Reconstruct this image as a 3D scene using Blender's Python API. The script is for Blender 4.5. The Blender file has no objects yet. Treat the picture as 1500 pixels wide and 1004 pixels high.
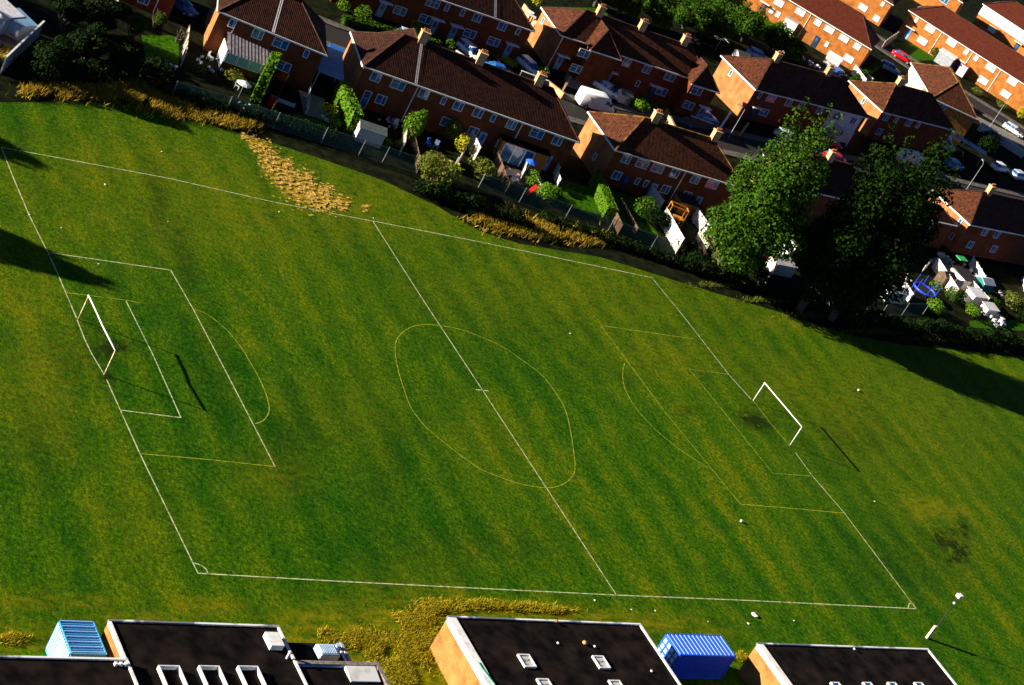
import bpy, math, random
from mathutils import Vector, Matrix, noise
random.seed(7)
R=random.random
def U(a,b): return a+(b-a)*random.random()
S=bpy.context.scene; COL=S.collection
# ---------------------------------------------------------------- camera (solved from the pitch, goals and containers, metres)
CAM=Vector((-107.739,-121.7945,83.0555)); FPX=2888.90
M3=Matrix(((0.7892074,-0.11617631,-0.60303793),(-0.425117,0.60529834,-0.67297062),(0.4432011,0.78747507,0.42831741)))
cd=bpy.data.cameras.new('camera'); cam=bpy.data.objects.new('camera',cd); COL.objects.link(cam)
cam.matrix_world=Matrix.Translation(CAM)@M3.to_4x4()
cd.sensor_width=36; cd.lens=FPX/1500*36; cd.clip_start=1; cd.clip_end=4000; S.camera=cam
def ray(x,y): return M3@Vector(((x-750)/FPX,-(y-502)/FPX,-1.0))
def G(x,y,h=0.0):
    d=ray(x,y); t=(h-CAM.z)/d.z; return CAM+d*t
def PX(p):
    d=M3.transposed()@(Vector(p)-CAM); return (750+FPX*d.x/-d.z, 502-FPX*d.y/-d.z)
def azof(a,b): return math.atan2(b[1]-a[1],b[0]-a[0])
# ---------------------------------------------------------------- light
S.view_settings.view_transform='Standard'; S.view_settings.look='None'; S.view_settings.gamma=1; S.view_settings.exposure=1.45
SUN_AZ=math.radians(157.2); SUN_EL=math.radians(16)
W=bpy.data.worlds.new('World'); S.world=W; W.use_nodes=True
nt=W.node_tree; nt.nodes.clear()
sk=nt.nodes.new('ShaderNodeTexSky'); sk.sky_type='NISHITA'; sk.sun_disc=False; sk.air_density=.30; sk.dust_density=.15; sk.ozone_density=4.0; sk.sun_elevation=SUN_EL; sk.sun_rotation=math.radians(90)-SUN_AZ
bg=nt.nodes.new('ShaderNodeBackground'); bg.inputs[1].default_value=SKY if 'SKY' in globals() else 0.05
wo=nt.nodes.new('ShaderNodeOutputWorld'); nt.links.new(sk.outputs[0],bg.inputs[0]); nt.links.new(bg.outputs[0],wo.inputs[0])
sl=bpy.data.lights.new('sun','SUN'); sl.energy=5.0; sl.angle=math.radians(.5); sl.color=(1,.90,.74)
so=bpy.data.objects.new('sun',sl); COL.objects.link(so)
sd=Vector((math.cos(SUN_AZ)*math.cos(SUN_EL),math.sin(SUN_AZ)*math.cos(SUN_EL),math.sin(SUN_EL)))
so.rotation_euler=sd.to_track_quat('Z','Y').to_euler(); so.location=(0,0,150)
# ---------------------------------------------------------------- materials
MATS={}
def mat(name,col,col2=None,scale=3.0,rough=.8,metal=0,island=False,bump=0,detail=4,spec=.3,lo=.4,hi=.6,stretch=None,trans=0):
    if name in MATS: return MATS[name]
    m=bpy.data.materials.new(name); m.use_nodes=True; t=m.node_tree; N=t.nodes; L=t.links
    b=N['Principled BSDF']; b.inputs['Roughness'].default_value=rough; b.inputs['Metallic'].default_value=metal
    b.inputs['Specular IOR Level'].default_value=spec
    c2=col2 or tuple(c*.7 for c in col)
    if island:
        g=N.new('ShaderNodeNewGeometry'); r=N.new('ShaderNodeValToRGB')
        r.color_ramp.elements[0].color=(*c2,1); r.color_ramp.elements[1].color=(*col,1)
        L.new(g.outputs['Random Per Island'],r.inputs[0]); L.new(r.outputs[0],b.inputs['Base Color'])
    else:
        tc=N.new('ShaderNodeTexCoord'); mp=N.new('ShaderNodeMapping'); L.new(tc.outputs['Object'],mp.inputs[0])
        if stretch: mp.inputs['Scale'].default_value=stretch
        n=N.new('ShaderNodeTexNoise'); n.inputs['Scale'].default_value=scale; n.inputs['Detail'].default_value=detail
        L.new(mp.outputs[0],n.inputs['Vector'])
        r=N.new('ShaderNodeValToRGB'); r.color_ramp.elements[0].color=(*c2,1); r.color_ramp.elements[1].color=(*col,1)
        r.color_ramp.elements[0].position=lo; r.color_ramp.elements[1].position=hi
        L.new(n.outputs[0],r.inputs[0]); L.new(r.outputs[0],b.inputs['Base Color'])
        if bump:
            bp=N.new('ShaderNodeBump'); bp.inputs['Strength'].default_value=bump; bp.inputs['Distance'].default_value=.05
            L.new(n.outputs[0],bp.inputs['Height']); L.new(bp.outputs[0],b.inputs['Normal'])
    if trans:
        tr=N.new('ShaderNodeBsdfTranslucent'); ms=N.new('ShaderNodeMixShader'); ms.inputs[0].default_value=trans
        src=b.inputs['Base Color'].links[0].from_socket
        L.new(src,tr.inputs[0]); L.new(b.outputs[0],ms.inputs[1]); L.new(tr.outputs[0],ms.inputs[2]); L.new(ms.outputs[0],N['Material Output'].inputs[0])
    MATS[name]=m; return m
def brickmat(name,c1,c2,mortar,bw=.225,bh=.075,rot=False):
    m=bpy.data.materials.new(name); m.use_nodes=True; t=m.node_tree; N=t.nodes; L=t.links
    b=N['Principled BSDF']; b.inputs['Roughness'].default_value=.9; b.inputs['Specular IOR Level'].default_value=.2
    tc=N.new('ShaderNodeTexCoord'); sp=N.new('ShaderNodeSeparateXYZ'); L.new(tc.outputs['Object'],sp.inputs[0])
    ad=N.new('ShaderNodeMath'); ad.operation='ADD'; L.new(sp.outputs[0],ad.inputs[0]); L.new(sp.outputs[1],ad.inputs[1])
    cb=N.new('ShaderNodeCombineXYZ'); L.new(ad.outputs[0],cb.inputs[0]); L.new(sp.outputs[2],cb.inputs[1])
    br=N.new('ShaderNodeTexBrick'); br.inputs['Color1'].default_value=(*c1,1); br.inputs['Color2'].default_value=(*c2,1); br.inputs['Mortar'].default_value=(*mortar,1)
    br.inputs['Scale'].default_value=1; br.inputs['Brick Width'].default_value=bw; br.inputs['Row Height'].default_value=bh; br.inputs['Mortar Size'].default_value=.012
    L.new(cb.outputs[0],br.inputs[0])
    n=N.new('ShaderNodeTexNoise'); n.inputs['Scale'].default_value=.9; n.inputs['Detail'].default_value=6; L.new(tc.outputs['Object'],n.inputs['Vector'])
    r=N.new('ShaderNodeValToRGB'); r.color_ramp.elements[0].color=(.55,.55,.55,1); r.color_ramp.elements[1].color=(1.15,1.12,1.1,1); r.color_ramp.elements[0].position=.3; r.color_ramp.elements[1].position=.7
    L.new(n.outputs[0],r.inputs[0]); mx=N.new('ShaderNodeMix'); mx.data_type='RGBA'; mx.blend_type='MULTIPLY'; mx.inputs[0].default_value=1
    L.new(br.outputs[0],mx.inputs[6]); L.new(r.outputs[0],mx.inputs[7]); L.new(mx.outputs[2],b.inputs['Base Color'])
    MATS[name]=m; return m
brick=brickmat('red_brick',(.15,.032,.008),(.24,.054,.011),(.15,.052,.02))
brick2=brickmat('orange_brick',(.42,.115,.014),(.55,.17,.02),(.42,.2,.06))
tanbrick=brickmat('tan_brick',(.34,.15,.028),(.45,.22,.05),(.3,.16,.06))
endbrick=brickmat('sunlit_gable_brick',(.34,.125,.035),(.46,.185,.055),(.36,.16,.06))  # lighter brick copy, sunlight put into the colour of the sun-facing ends
def tilemat(name,c1,c2):
    m=bpy.data.materials.new(name); m.use_nodes=True; t=m.node_tree; N=t.nodes; L=t.links
    b=N['Principled BSDF']; b.inputs['Roughness'].default_value=.85; b.inputs['Specular IOR Level'].default_value=.15
    tc=N.new('ShaderNodeTexCoord'); n=N.new('ShaderNodeTexNoise'); n.inputs['Scale'].default_value=2.2; n.inputs['Detail'].default_value=8; n.inputs['Roughness'].default_value=.7
    L.new(tc.outputs['Object'],n.inputs['Vector'])
    r=N.new('ShaderNodeValToRGB'); r.color_ramp.elements[0].color=(*c1,1); r.color_ramp.elements[1].color=(*c2,1); r.color_ramp.elements[0].position=.38; r.color_ramp.elements[1].position=.62
    L.new(n.outputs[0],r.inputs[0])
    w=N.new('ShaderNodeTexWave'); w.inputs['Scale'].default_value=1.5; w.bands_direction='X'; w.inputs['Distortion'].default_value=.6; L.new(tc.outputs['Object'],w.inputs['Vector'])
    w2=N.new('ShaderNodeTexWave'); w2.inputs['Scale'].default_value=1.9; w2.bands_direction='Z'; L.new(tc.outputs['Object'],w2.inputs['Vector'])
    ad=N.new('ShaderNodeMath'); ad.operation='ADD'; L.new(w.outputs['Fac'],ad.inputs[0]); L.new(w2.outputs['Fac'],ad.inputs[1])
    mr=N.new('ShaderNodeMapRange'); mr.inputs['From Max'].default_value=2; mr.inputs['To Min'].default_value=.6; mr.inputs['To Max'].default_value=1.2; L.new(ad.outputs[0],mr.inputs[0])
    mx=N.new('ShaderNodeMix'); mx.data_type='RGBA'; mx.blend_type='MULTIPLY'; mx.inputs[0].default_value=1
    L.new(r.outputs[0],mx.inputs[6]); L.new(mr.outputs[0],mx.inputs[7]); L.new(mx.outputs[2],b.inputs['Base Color'])
    bp=N.new('ShaderNodeBump'); bp.inputs['Strength'].default_value=.5; bp.inputs['Distance'].default_value=.04; L.new(ad.outputs[0],bp.inputs['Height']); L.new(bp.outputs[0],b.inputs['Normal'])
    MATS[name]=m; return m
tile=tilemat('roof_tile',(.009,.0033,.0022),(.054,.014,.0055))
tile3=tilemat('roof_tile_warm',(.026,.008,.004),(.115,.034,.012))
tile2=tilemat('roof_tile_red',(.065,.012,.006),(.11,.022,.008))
white=mat('white_paint',(.8,.8,.78),(.68,.68,.66),scale=2,rough=.5)
render=mat('pale_render',(.72,.72,.70),(.56,.56,.54),scale=1.2)
cream=mat('cream_render',(.72,.60,.42),(.60,.48,.32),scale=1.2)
glass=mat('window_glass',(.04,.17,.38),(.015,.06,.15),scale=1.5,rough=.12,spec=.6)  # diffuse blue stands in for sky reflected in the panes
paleglass=mat('net_curtain_glass',(.75,.74,.72),(.35,.35,.36),scale=1.8,rough=.3,lo=.3,hi=.5)
doorb=mat('blue_door',(.25,.42,.62),(.2,.36,.55),scale=1)
doord=mat('dark_door',(.03,.05,.10),(.02,.035,.07),scale=1,rough=.4)
moss=mat('ridge_moss',(.26,.12,.012),(.07,.026,.01),scale=1.2)
pot=mat('clay_pot',(.45,.14,.06),(.35,.1,.05))
chimb=brickmat('chimney_brick',(.74,.42,.20),(.84,.52,.27),(.4,.24,.12))
lead=mat('lead_flashing',(.25,.28,.3),(.15,.17,.2),rough=.4)
asph=mat('asphalt',(.045,.040,.038),(.024,.022,.022),scale=6,detail=8,bump=.2,spec=.06)
pave=mat('concrete_paving',(.13,.115,.095),(.07,.06,.05),scale=1.6,detail=8)
patio=mat('patio_slab',(.26,.23,.20),(.15,.13,.11),scale=2.5)
soil=mat('garden_soil',(.014,.018,.006),(.006,.007,.004),scale=.8,detail=10,bump=.5,spec=.02)
lawn=mat('lawn',(.05,.14,.002),(.012,.055,.001),scale=2.0,detail=12,bump=.8,spec=.03)
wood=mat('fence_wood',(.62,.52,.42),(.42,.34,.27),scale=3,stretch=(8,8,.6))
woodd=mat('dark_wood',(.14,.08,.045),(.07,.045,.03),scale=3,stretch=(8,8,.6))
orangew=mat('orange_wood',(.62,.24,.02),(.45,.15,.012),scale=3)
roofbit=mat('bitumen_roof',(.021,.014,.011),(.002,.0018,.0018),scale=.8,detail=12,rough=.95,lo=.35,hi=.75,spec=.05)
metalw=mat('white_metal',(.82,.82,.80),(.7,.7,.68),rough=.4)
greym=mat('grey_metal',(.4,.42,.45),(.3,.32,.35),rough=.45)
steel=mat('galvanised_steel',(.32,.34,.35),(.2,.22,.23),rough=.5,metal=.3)
greenm=mat('green_fence_wire',(.05,.13,.10),(.03,.09,.07),rough=.5)
rubber=mat('tyre_rubber',(.015,.015,.015),(.01,.01,.01),rough=.9)
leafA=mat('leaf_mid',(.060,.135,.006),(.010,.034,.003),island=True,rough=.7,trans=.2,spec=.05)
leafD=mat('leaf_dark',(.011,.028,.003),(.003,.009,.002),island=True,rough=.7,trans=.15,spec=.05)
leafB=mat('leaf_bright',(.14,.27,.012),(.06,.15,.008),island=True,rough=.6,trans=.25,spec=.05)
leafM=mat('leaf_shaded',(.013,.036,.0015),(.003,.009,.0008),island=True,rough=.7,trans=.15,spec=.04)  # darkened leaf copy, the lit tall tree's shade put into the colour
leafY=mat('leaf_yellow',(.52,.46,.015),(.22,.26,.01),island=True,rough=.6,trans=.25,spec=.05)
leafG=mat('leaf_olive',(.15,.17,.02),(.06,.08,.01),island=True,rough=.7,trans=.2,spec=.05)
gold=mat('dry_grass_blade',(.60,.38,.02),(.03,.045,.004),island=True,rough=.8,trans=.3)
hay=mat('straw',(.95,.55,.13),(.28,.24,.012),island=True,rough=.8)
yel=mat('rough_grass_blade',(.66,.50,.008),(.07,.10,.002),island=True,rough=.8,trans=.3)
bark=mat('bark',(.12,.085,.055),(.06,.045,.03),scale=4,bump=.4)
def paint(name,c,rough=.28): 
    m=mat(name,c,tuple(x*.9 for x in c),scale=1,rough=rough,spec=.6); return m
# ---------------------------------------------------------------- mesh helper
class MB:
    def __init__(s): s.v=[]; s.f=[]
    def add(s,vs,fs):
        o=len(s.v); s.v+= [tuple(v) for v in vs]; s.f+=[tuple(i+o for i in f) for f in fs]; return s
    def box(s,x0,x1,y0,y1,z0,z1):
        return s.add([(x0,y0,z0),(x1,y0,z0),(x1,y1,z0),(x0,y1,z0),(x0,y0,z1),(x1,y0,z1),(x1,y1,z1),(x0,y1,z1)],
          [(0,3,2,1),(4,5,6,7),(0,1,5,4),(1,2,6,5),(2,3,7,6),(3,0,4,7)])
    def bar(s,a,b,w,h=None,up=(0,0,1)):
        a=Vector(a);b=Vector(b);h=h or w; d=(b-a).normalized(); u=Vector(up)
        if abs(d.dot(u))>.98: u=Vector((1,0,0))
        x=d.cross(u).normalized()*w/2; y=d.cross(x).normalized()*h/2
        vs=[a-x-y,a+x-y,a+x+y,a-x+y,b-x-y,b+x-y,b+x+y,b-x+y]
        return s.add(vs,[(0,3,2,1),(4,5,6,7),(0,1,5,4),(1,2,6,5),(2,3,7,6),(3,0,4,7)])
    def tube(s,pts,rs,n=8,cap=True):
        o=len(s.v); rings=[]
        for i,(p,r) in enumerate(zip(pts,rs)):
            p=Vector(p); d=(Vector(pts[min(i+1,len(pts)-1)])-Vector(pts[max(i-1,0)])).normalized()
            u=Vector((0,0,1)) if abs(d.z)<.9 else Vector((1,0,0)); x=d.cross(u).normalized(); y=d.cross(x)
            for k in range(n):
                a=2*math.pi*k/n; s.v.append(tuple(p+x*math.cos(a)*r+y*math.sin(a)*r))
        for i in range(len(pts)-1):
            for k in range(n):
                a=o+i*n+k;b=o+i*n+(k+1)%n; s.f.append((a,b,b+n,a+n))
        if cap: s.f.append(tuple(o+k for k in range(n))[::-1]); s.f.append(tuple(o+(len(pts)-1)*n+k for k in range(n)))
        return s
    def sphere(s,c,r,n=8,sz=1,jit=0):
        c=Vector(c); o=len(s.v); m=n//2
        s.v.append(tuple(c+Vector((0,0,r*sz))))
        for i in range(1,m):
            th=math.pi*i/m
            for k in range(n):
                a=2*math.pi*k/n; q=r*(1+U(-jit,jit)); s.v.append(tuple(c+Vector((q*math.sin(th)*math.cos(a),q*math.sin(th)*math.sin(a),q*sz*math.cos(th)))))
        s.v.append(tuple(c-Vector((0,0,r*sz))))
        for k in range(n): s.f.append((o,o+1+k,o+1+(k+1)%n))
        for i in range(m-2):
            for k in range(n):
                a=o+1+i*n+k;b=o+1+i*n+(k+1)%n; s.f.append((a,a+n,b+n,b))
        e=len(s.v)-1
        for k in range(n): s.f.append((e,o+1+(m-2)*n+(k+1)%n,o+1+(m-2)*n+k))
        return s
    def quadc(s,c,x,y): 
        c=Vector(c); return s.add([c-x-y,c+x-y,c+x+y,c-x+y],[(0,1,2,3)])
    def mesh(s,name):
        me=bpy.data.meshes.new(name); me.from_pydata(s.v,[],s.f); me.update(); return me
    def build(s,name,m,parent=None,smooth=False,loc=None):
        me=s.mesh(name); me.materials.append(m)
        if smooth: me.polygons.foreach_set('use_smooth',[True]*len(me.polygons))
        o=bpy.data.objects.new(name,me); COL.objects.link(o)
        if parent: o.parent=parent
        if loc: o.location=loc
        return o
def tag(o,label=None,cat=None,group=None,kind=None):
    if label: o['label']=label
    if cat: o['category']=cat
    if group: o['group']=group
    if kind: o['kind']=kind
    return o
def empty(name,loc,rz,label,cat,group=None):
    o=bpy.data.objects.new(name,None); COL.objects.link(o); o.location=loc; o.rotation_euler=(0,0,rz); o.empty_display_size=.3
    return tag(o,label,cat,group)
def inst(me,name,parent,loc,rz=0):
    o=bpy.data.objects.new(name,me); COL.objects.link(o); o.parent=parent; o.location=loc; o.rotation_euler=(0,0,rz); return o
def copy_tree(o,parent=None):
    c=o.copy(); COL.objects.link(c); c.parent=parent
    for ch in list(o.children): copy_tree(ch,c)
    return c
def poly(name,pts,m,z,kind='structure',thick=0):
    mb=MB(); P=[(p[0],p[1],z) for p in pts]
    a=sum(P[i][0]*P[(i+1)%len(P)][1]-P[(i+1)%len(P)][0]*P[i][1] for i in range(len(P)))
    if a<0: P=P[::-1]
    n=len(P)
    if thick:
        mb.add(P+[(p[0],p[1],z-thick) for p in P],[tuple(range(n))]+[(i,i+n,(i+1)%n+n,(i+1)%n) for i in range(n)])
    else: mb.add(P,[tuple(range(n))])
    o=mb.build(name,m)
    if kind: o['kind']=kind
    return o
def strip(path,w,closed=False):
    P=[Vector((p[0],p[1],0)) for p in path]; n=len(P); vs=[];fs=[]
    for i,p in enumerate(P):
        a=P[i-1] if (i>0 or closed) else p; b=P[(i+1)%n] if (i<n-1 or closed) else p
        d=(b-a).normalized(); q=Vector((-d.y,d.x,0))*w/2; vs+= [p+q,p-q]
    m=n if closed else n-1
    for i in range(m):
        a=2*i;b=2*((i+1)%n); fs.append((a,a+1,b+1,b))
    return vs,fs
def smooth_path(P,k=8,closed=False):
    n=len(P); out=[]
    for i in range(n if closed else n-1):
        g=lambda j: Vector(P[j%n]) if closed else Vector(P[max(0,min(n-1,j))])
        p0,p1,p2,p3=g(i-1),g(i),g(i+1),g(i+2)
        for t in range(k):
            t/=k; out.append(.5*((2*p1)+(-p0+p2)*t+(2*p0-5*p1+4*p2-p3)*t*t+(-p0+3*p1-3*p2+p3)*t**3))
    if not closed: out.append(Vector(P[-1]))
    return out
# ================================================================ GROUND
mb=MB(); mb.add([(-900,-900,-.01),(1500,-900,-.01),(1500,1500,-.01),(-900,1500,-.01)],[(0,1,2,3)]); tag(mb.build('ground',soil),kind='structure')
FE=[(-260,120),(-60,140),(0,150),(60,150),(110,148),(190,155),(260,170),(370,200),(480,236),(560,264),(640,302),(700,337),(760,357),(880,377),(960,402),(1040,427),(1140,457),(1240,490),(1320,505),(1430,516),(1500,524),(1700,545)]
FEW=[G(*p) for p in FE]
def far_y(x):
    for a,b in zip(FEW,FEW[1:]):
        if a.x<=x<=b.x: return a.y+(b.y-a.y)*(x-a.x)/(b.x-a.x)
    return FEW[0].y if x<FEW[0].x else FEW[-1].y
TAN=[(360,200,8),(372,208,9),(385,218,13),(395,232,15),(402,246,18),(415,258,20),(430,270,22),(445,282,22),(462,290,20),(480,296,18),(498,298,14),(420,240,10),(450,262,12),(478,280,12),(535,304,7)]
YEL=[(500,300,420,70,.28),(900,420,300,70,.25),(1350,600,160,120,.22),(200,250,200,60,.25),(1335,735,20,12,.5),(1365,745,28,14,.6),(1345,755,18,10,.5),(1400,750,20,10,.5),(30,880,60,14,.4),(120,882,60,9,.4),(200,905,70,8,.5),(300,888,45,10,.6),(470,905,70,14,.6),(560,905,40,16,.8),(640,900,50,18,1.),(750,893,80,10,.9),(830,900,30,10,.9),(960,912,50,12,.6),(670,874,14,12,.7),(885,905,30,10,.7),(520,885,60,6,.35),(480,960,100,50,.8),(600,960,70,70,.9),(20,940,70,25,.5),(1040,930,30,10,.4),(1090,965,12,8,.7),
 (1150,470,60,14,.35),(1270,540,80,30,.2),(1240,600,70,60,.3),(1160,560,70,40,.3),(880,395,60,10,.3),(1000,520,120,40,.25),(350,320,60,30,.22),(520,600,60,60,.18),(60,560,50,80,.3),(40,440,30,40,.3),(430,250,130,20,.25),(400,700,50,30,.25),(700,640,60,60,.15),(200,780,60,80,.15)]
DRK=[(1378,790,14,9,1.1,.5),(1395,800,18,10,1.0,.6),(1410,812,10,14,1.,.2),(1412,775,6,18,.7,-.3),(1400,822,14,6,.9,0),(1400,780,12,10,.5,0),(165,508,26,7,1.2,0),(150,518,16,8,.9,0),(155,552,10,8,.8,0),(1108,617,20,9,1.4,.4),(1008,603,12,6,.5,0),(140,480,10,7,.4,0),(232,300,14,60,.35,-.1),(270,380,14,60,.35,-.3),(120,520,60,30,.25,0),(430,640,40,60,.25,.4),(560,700,25,80,.2,.3),(1250,640,40,30,.25,.5),(1350,820,90,50,.25,0),(60,650,50,60,.2,0),(700,800,150,30,.2,0),(310,540,30,80,.2,-.3)]
def ell(px,py,c): 
    x,y,rx,ry=c[:4]; a=c[5] if len(c)>5 else 0; dx=px-x;dy=py-y; ca,sa=math.cos(a),math.sin(a)
    u_=(dx*ca+dy*sa)/rx; v_=(-dx*sa+dy*ca)/ry; return u_*u_+v_*v_
def field():
    xs=[]; x=-140
    while x<175: xs.append(x); x+= .45 if -62<x<100 else 2.5
    nr=190; vs=[];A=[]
    for x in xs:
        yf=far_y(x)
        for j in range(nr+1):
            y=-52+(yf+52)*j/nr; vs.append((x,y,-.006)); px,py=PX((x,y,0)); t=0;g=0;d=0
            if -80<px<1600 and -50<py<1100:
                if 340<px<560 and 180<py<330:
                    for (a,b,r) in TAN: t=max(t,1.25-math.hypot(px-a,(py-b)*1.1)/r*.75)
                for c in YEL:
                    e=ell(px,py,c)
                    if e<6: g=max(g,c[4]*math.exp(-e*.7))
                for c in DRK:
                    e=ell(px,py,c)
                    if e<6: d=max(d,c[4]*math.exp(-e*.8))
            # 3-d relief: shallow scrapes and bumps only
            A+= [max(0,t),g,d,1]
    fs=[]; n=nr+1
    for i in range(len(xs)-1):
        for j in range(nr): a=i*n+j; fs.append((a,a+n,a+n+1,a+1))
    me=bpy.data.meshes.new('playing_field'); me.from_pydata(vs,[],fs)
    at=me.color_attributes.new('wear','FLOAT_COLOR','POINT'); at.data.foreach_set('color',A)
    o=bpy.data.objects.new('playing_field',me); COL.objects.link(o); o['kind']='structure'
    m=bpy.data.materials.new('field_grass'); m.use_nodes=True; t=m.node_tree;N=t.nodes;L=t.links;b=N['Principled BSDF']
    b.inputs['Roughness'].default_value=.95; b.inputs['Specular IOR Level'].default_value=.05
    tc=N.new('ShaderNodeTexCoord')
    def nz(s,d=6,st=None,ro=.5,rough=.55):
        mp=N.new('ShaderNodeMapping'); L.new(tc.outputs['Object'],mp.inputs[0]); mp.inputs['Scale'].default_value=st or (1,1,1); mp.inputs['Rotation'].default_value=(0,0,ro)
        n=N.new('ShaderNodeTexNoise'); n.inputs['Scale'].default_value=s; n.inputs['Detail'].default_value=d; n.inputs['Roughness'].default_value=rough; L.new(mp.outputs[0],n.inputs['Vector']); return n.outputs[0]
    def rng(s,a,b_,c=0,d=1):
        r=N.new('ShaderNodeMapRange'); L.new(s,r.inputs[0]); r.inputs[1].default_value=a; r.inputs[2].default_value=b_; r.inputs[3].default_value=c; r.inputs[4].default_value=d; return r.outputs[0]
    def mth(op,a,b_):
        q=N.new('ShaderNodeMath'); q.operation=op
        for i,v in enumerate((a,b_)):
            if isinstance(v,(int,float)): q.inputs[i].default_value=v
            else: L.new(v,q.inputs[i])
        return q.outputs[0]
    def mix(f,a,b_,bt='MIX'):
        q=N.new('ShaderNodeMix'); q.data_type='RGBA'; q.blend_type=bt
        for i,v in ((0,f),(6,a),(7,b_)):
            if isinstance(v,(int,float)): q.inputs[i].default_value=v
            elif isinstance(v,tuple): q.inputs[i].default_value=(*v,1)
            else: L.new(v,q.inputs[i])
        return q.outputs[2]
    big=nz(.055,4,(1,.45,1),0); mid=nz(.5,6,(1,.5,1),.1); fine=nz(2.6,10,(1,.8,1),.3,.72); tiny=nz(5.5,5,(1,1,1),0,.7)
    w=N.new('ShaderNodeTexWave'); w.inputs['Scale'].default_value=.075; w.bands_direction='X'; w.inputs['Distortion'].default_value=1.3; w.inputs['Detail'].default_value=2; w.inputs['Detail Scale'].default_value=.35
    mp=N.new('ShaderNodeMapping'); mp.inputs['Rotation'].default_value=(0,0,.06); L.new(tc.outputs['Object'],mp.inputs[0]); L.new(mp.outputs[0],w.inputs['Vector'])
    f=mth('ADD',rng(big,.32,.68,.04,.38),rng(mid,.3,.7,-.10,.25)); f=mth('ADD',f,rng(w.outputs['Fac'],0,1,-.01,.18)); f=mth('ADD',f,rng(fine,.3,.7,-.18,.18))
    cr=N.new('ShaderNodeValToRGB'); L.new(f,cr.inputs[0]); e=cr.color_ramp.elements; e[0].position=.12; e[0].color=(.009,.064,.0002,1); e[1].position=.85; e[1].color=(.128,.148,.0006,1)
    q=e.new(.45); q.color=(.040,.102,.0003,1)
    c=mix(1,cr.outputs[0],rng(tiny,.32,.68,.35,1.7),'MULTIPLY')
    c=mix(1,c,rng(fine,.32,.68,.45,1.55),'MULTIPLY')
    at=N.new('ShaderNodeVertexColor'); at.layer_name='wear'; sp=N.new('ShaderNodeSeparateColor'); L.new(at.outputs[0],sp.inputs[0])
    yf=mth('MULTIPLY',sp.outputs[1],rng(nz(.8,9,(1,1.8,1),.2,.72),.38,.60,.0,1.7)); c=mix(rng(yf,0,1,0,.9),c,(.20,.175,.002))
    dn=mth('MULTIPLY',sp.outputs[2],rng(nz(.9,9,None,0,.72),.40,.58,.1,1.6)); c=mix(rng(dn,0,.8,0,.95),c,(.012,.021,.001))
    tf=mth('ADD',sp.outputs[0],rng(nz(1.3,8,(.8,2.2,1),-.5,.75),.25,.75,-.75,.75)); c=mix(rng(tf,.5,.8,0,.8),c,(.34,.22,.012))
    L.new(c,b.inputs['Base Color'])
    bp=N.new('ShaderNodeBump'); bp.inputs['Strength'].default_value=.55; bp.inputs['Distance'].default_value=.12; L.new(mth('ADD',fine,mth('MULTIPLY',mid,.8)),bp.inputs['Height']); L.new(bp.outputs[0],b.inputs['Normal'])
    me.materials.append(m)
field()
# ---------------------------------------------------------------- pitch lines
def linemat(name,c,wear):
    m=bpy.data.materials.new(name); m.use_nodes=True; t=m.node_tree;N=t.nodes;L=t.links;b=N['Principled BSDF']; b.inputs['Roughness'].default_value=.9; b.inputs['Specular IOR Level'].default_value=.05
    tc=N.new('ShaderNodeTexCoord'); n=N.new('ShaderNodeTexNoise'); n.inputs['Scale'].default_value=2.3; n.inputs['Detail'].default_value=9; n.inputs['Roughness'].default_value=.7; L.new(tc.outputs['Object'],n.inputs['Vector'])
    r=N.new('ShaderNodeValToRGB'); r.color_ramp.elements[0].position=wear-.1; r.color_ramp.elements[0].color=(.07,.12,.004,1); r.color_ramp.elements[1].position=wear+.12; r.color_ramp.elements[1].color=(*c,1)
    L.new(n.outputs[0],r.inputs[0]); L.new(r.outputs[0],b.inputs['Base Color']); return m
Lw=linemat('line_paint_white',(.62,.64,.36),.44); Lf=linemat('line_paint_faded',(.34,.38,.03),.46)
bright=[[(2,216),(100,234),(250,262),(400,296),(545,324)],[(546,324),(700,354),(850,385),(955,407)],[(2,216),(20,262),(43,316),(70,370),(84,400),(112,466)],
 [(113,469),(124,497),(134,518),(152,548)],[(156,556),(205,665),(290,840)],[(290,840),(500,852),(700,862),(903,872),(1100,880),(1342,892)],[(546,324),(620,440),(707,572),(805,722),(903,872)],
 [(955,407),(1000,462),(1067.6,549),(1100,585)],[(1165,663),(1190.5,698),(1237,752),(1342,892)],
 [(70,370),(160,383),(250,396)],[(250,396),(283,453),(342,566),(403,684)],[(184,440),(224,520),(265,612)],[(176,601),(265,612)],
 [(285,825),(296,829),(302,834),(305,841)],[(1339,884),(1332,884),(1330,891)],[(697,571),(716,573)]]
faded=[[(96,429),(184,440),(206,444)],[(403,684),(300,673),(205,665)],[(1018,497),(940,486),(880,477)],[(880,477),(975,605),(1085,739)],[(1085,739),(1160,745),(1237,752)],[(1067.6,549),(1009.6,541),(1070,616),(1132,693.6),(1190.5,698)],[(1104,588),(1130,622),(1157,653)]]
circ=[(578.8,511.7),(583,495),(600,480.5),(622,476),(644.6,477.3),(675,483),(700,492),(732,506),(761,525),(795,551),(816,579),(829,603),(838,645),(842.4,685),(836,701),(822,711),(802,715),(770,711),(740,702),(705,688),(680.4,671.5),(655,652),(627,629),(612,612),(599.8,592.4),(589,562),(582,537)]
arcL=[(283,453),(304.8,461.7),(333.4,485),(355,512),(365.7,529.9),(381.9,558.5),(392,585),(394,603),(386,616),(374,621)]
arcR=[(915,532),(912,548),(915,568),(926,590),(945,614),(965,634),(995,658),(1015,672),(1037,685)]
def lay(name,paths,w,m,z):
    mb=MB()
    for p in paths:
        vs,fs=strip([G(*q) for q in p],w); mb.add([(v.x,v.y,z) for v in vs],fs)
    tag(mb.build(name,m),kind='structure')
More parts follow.
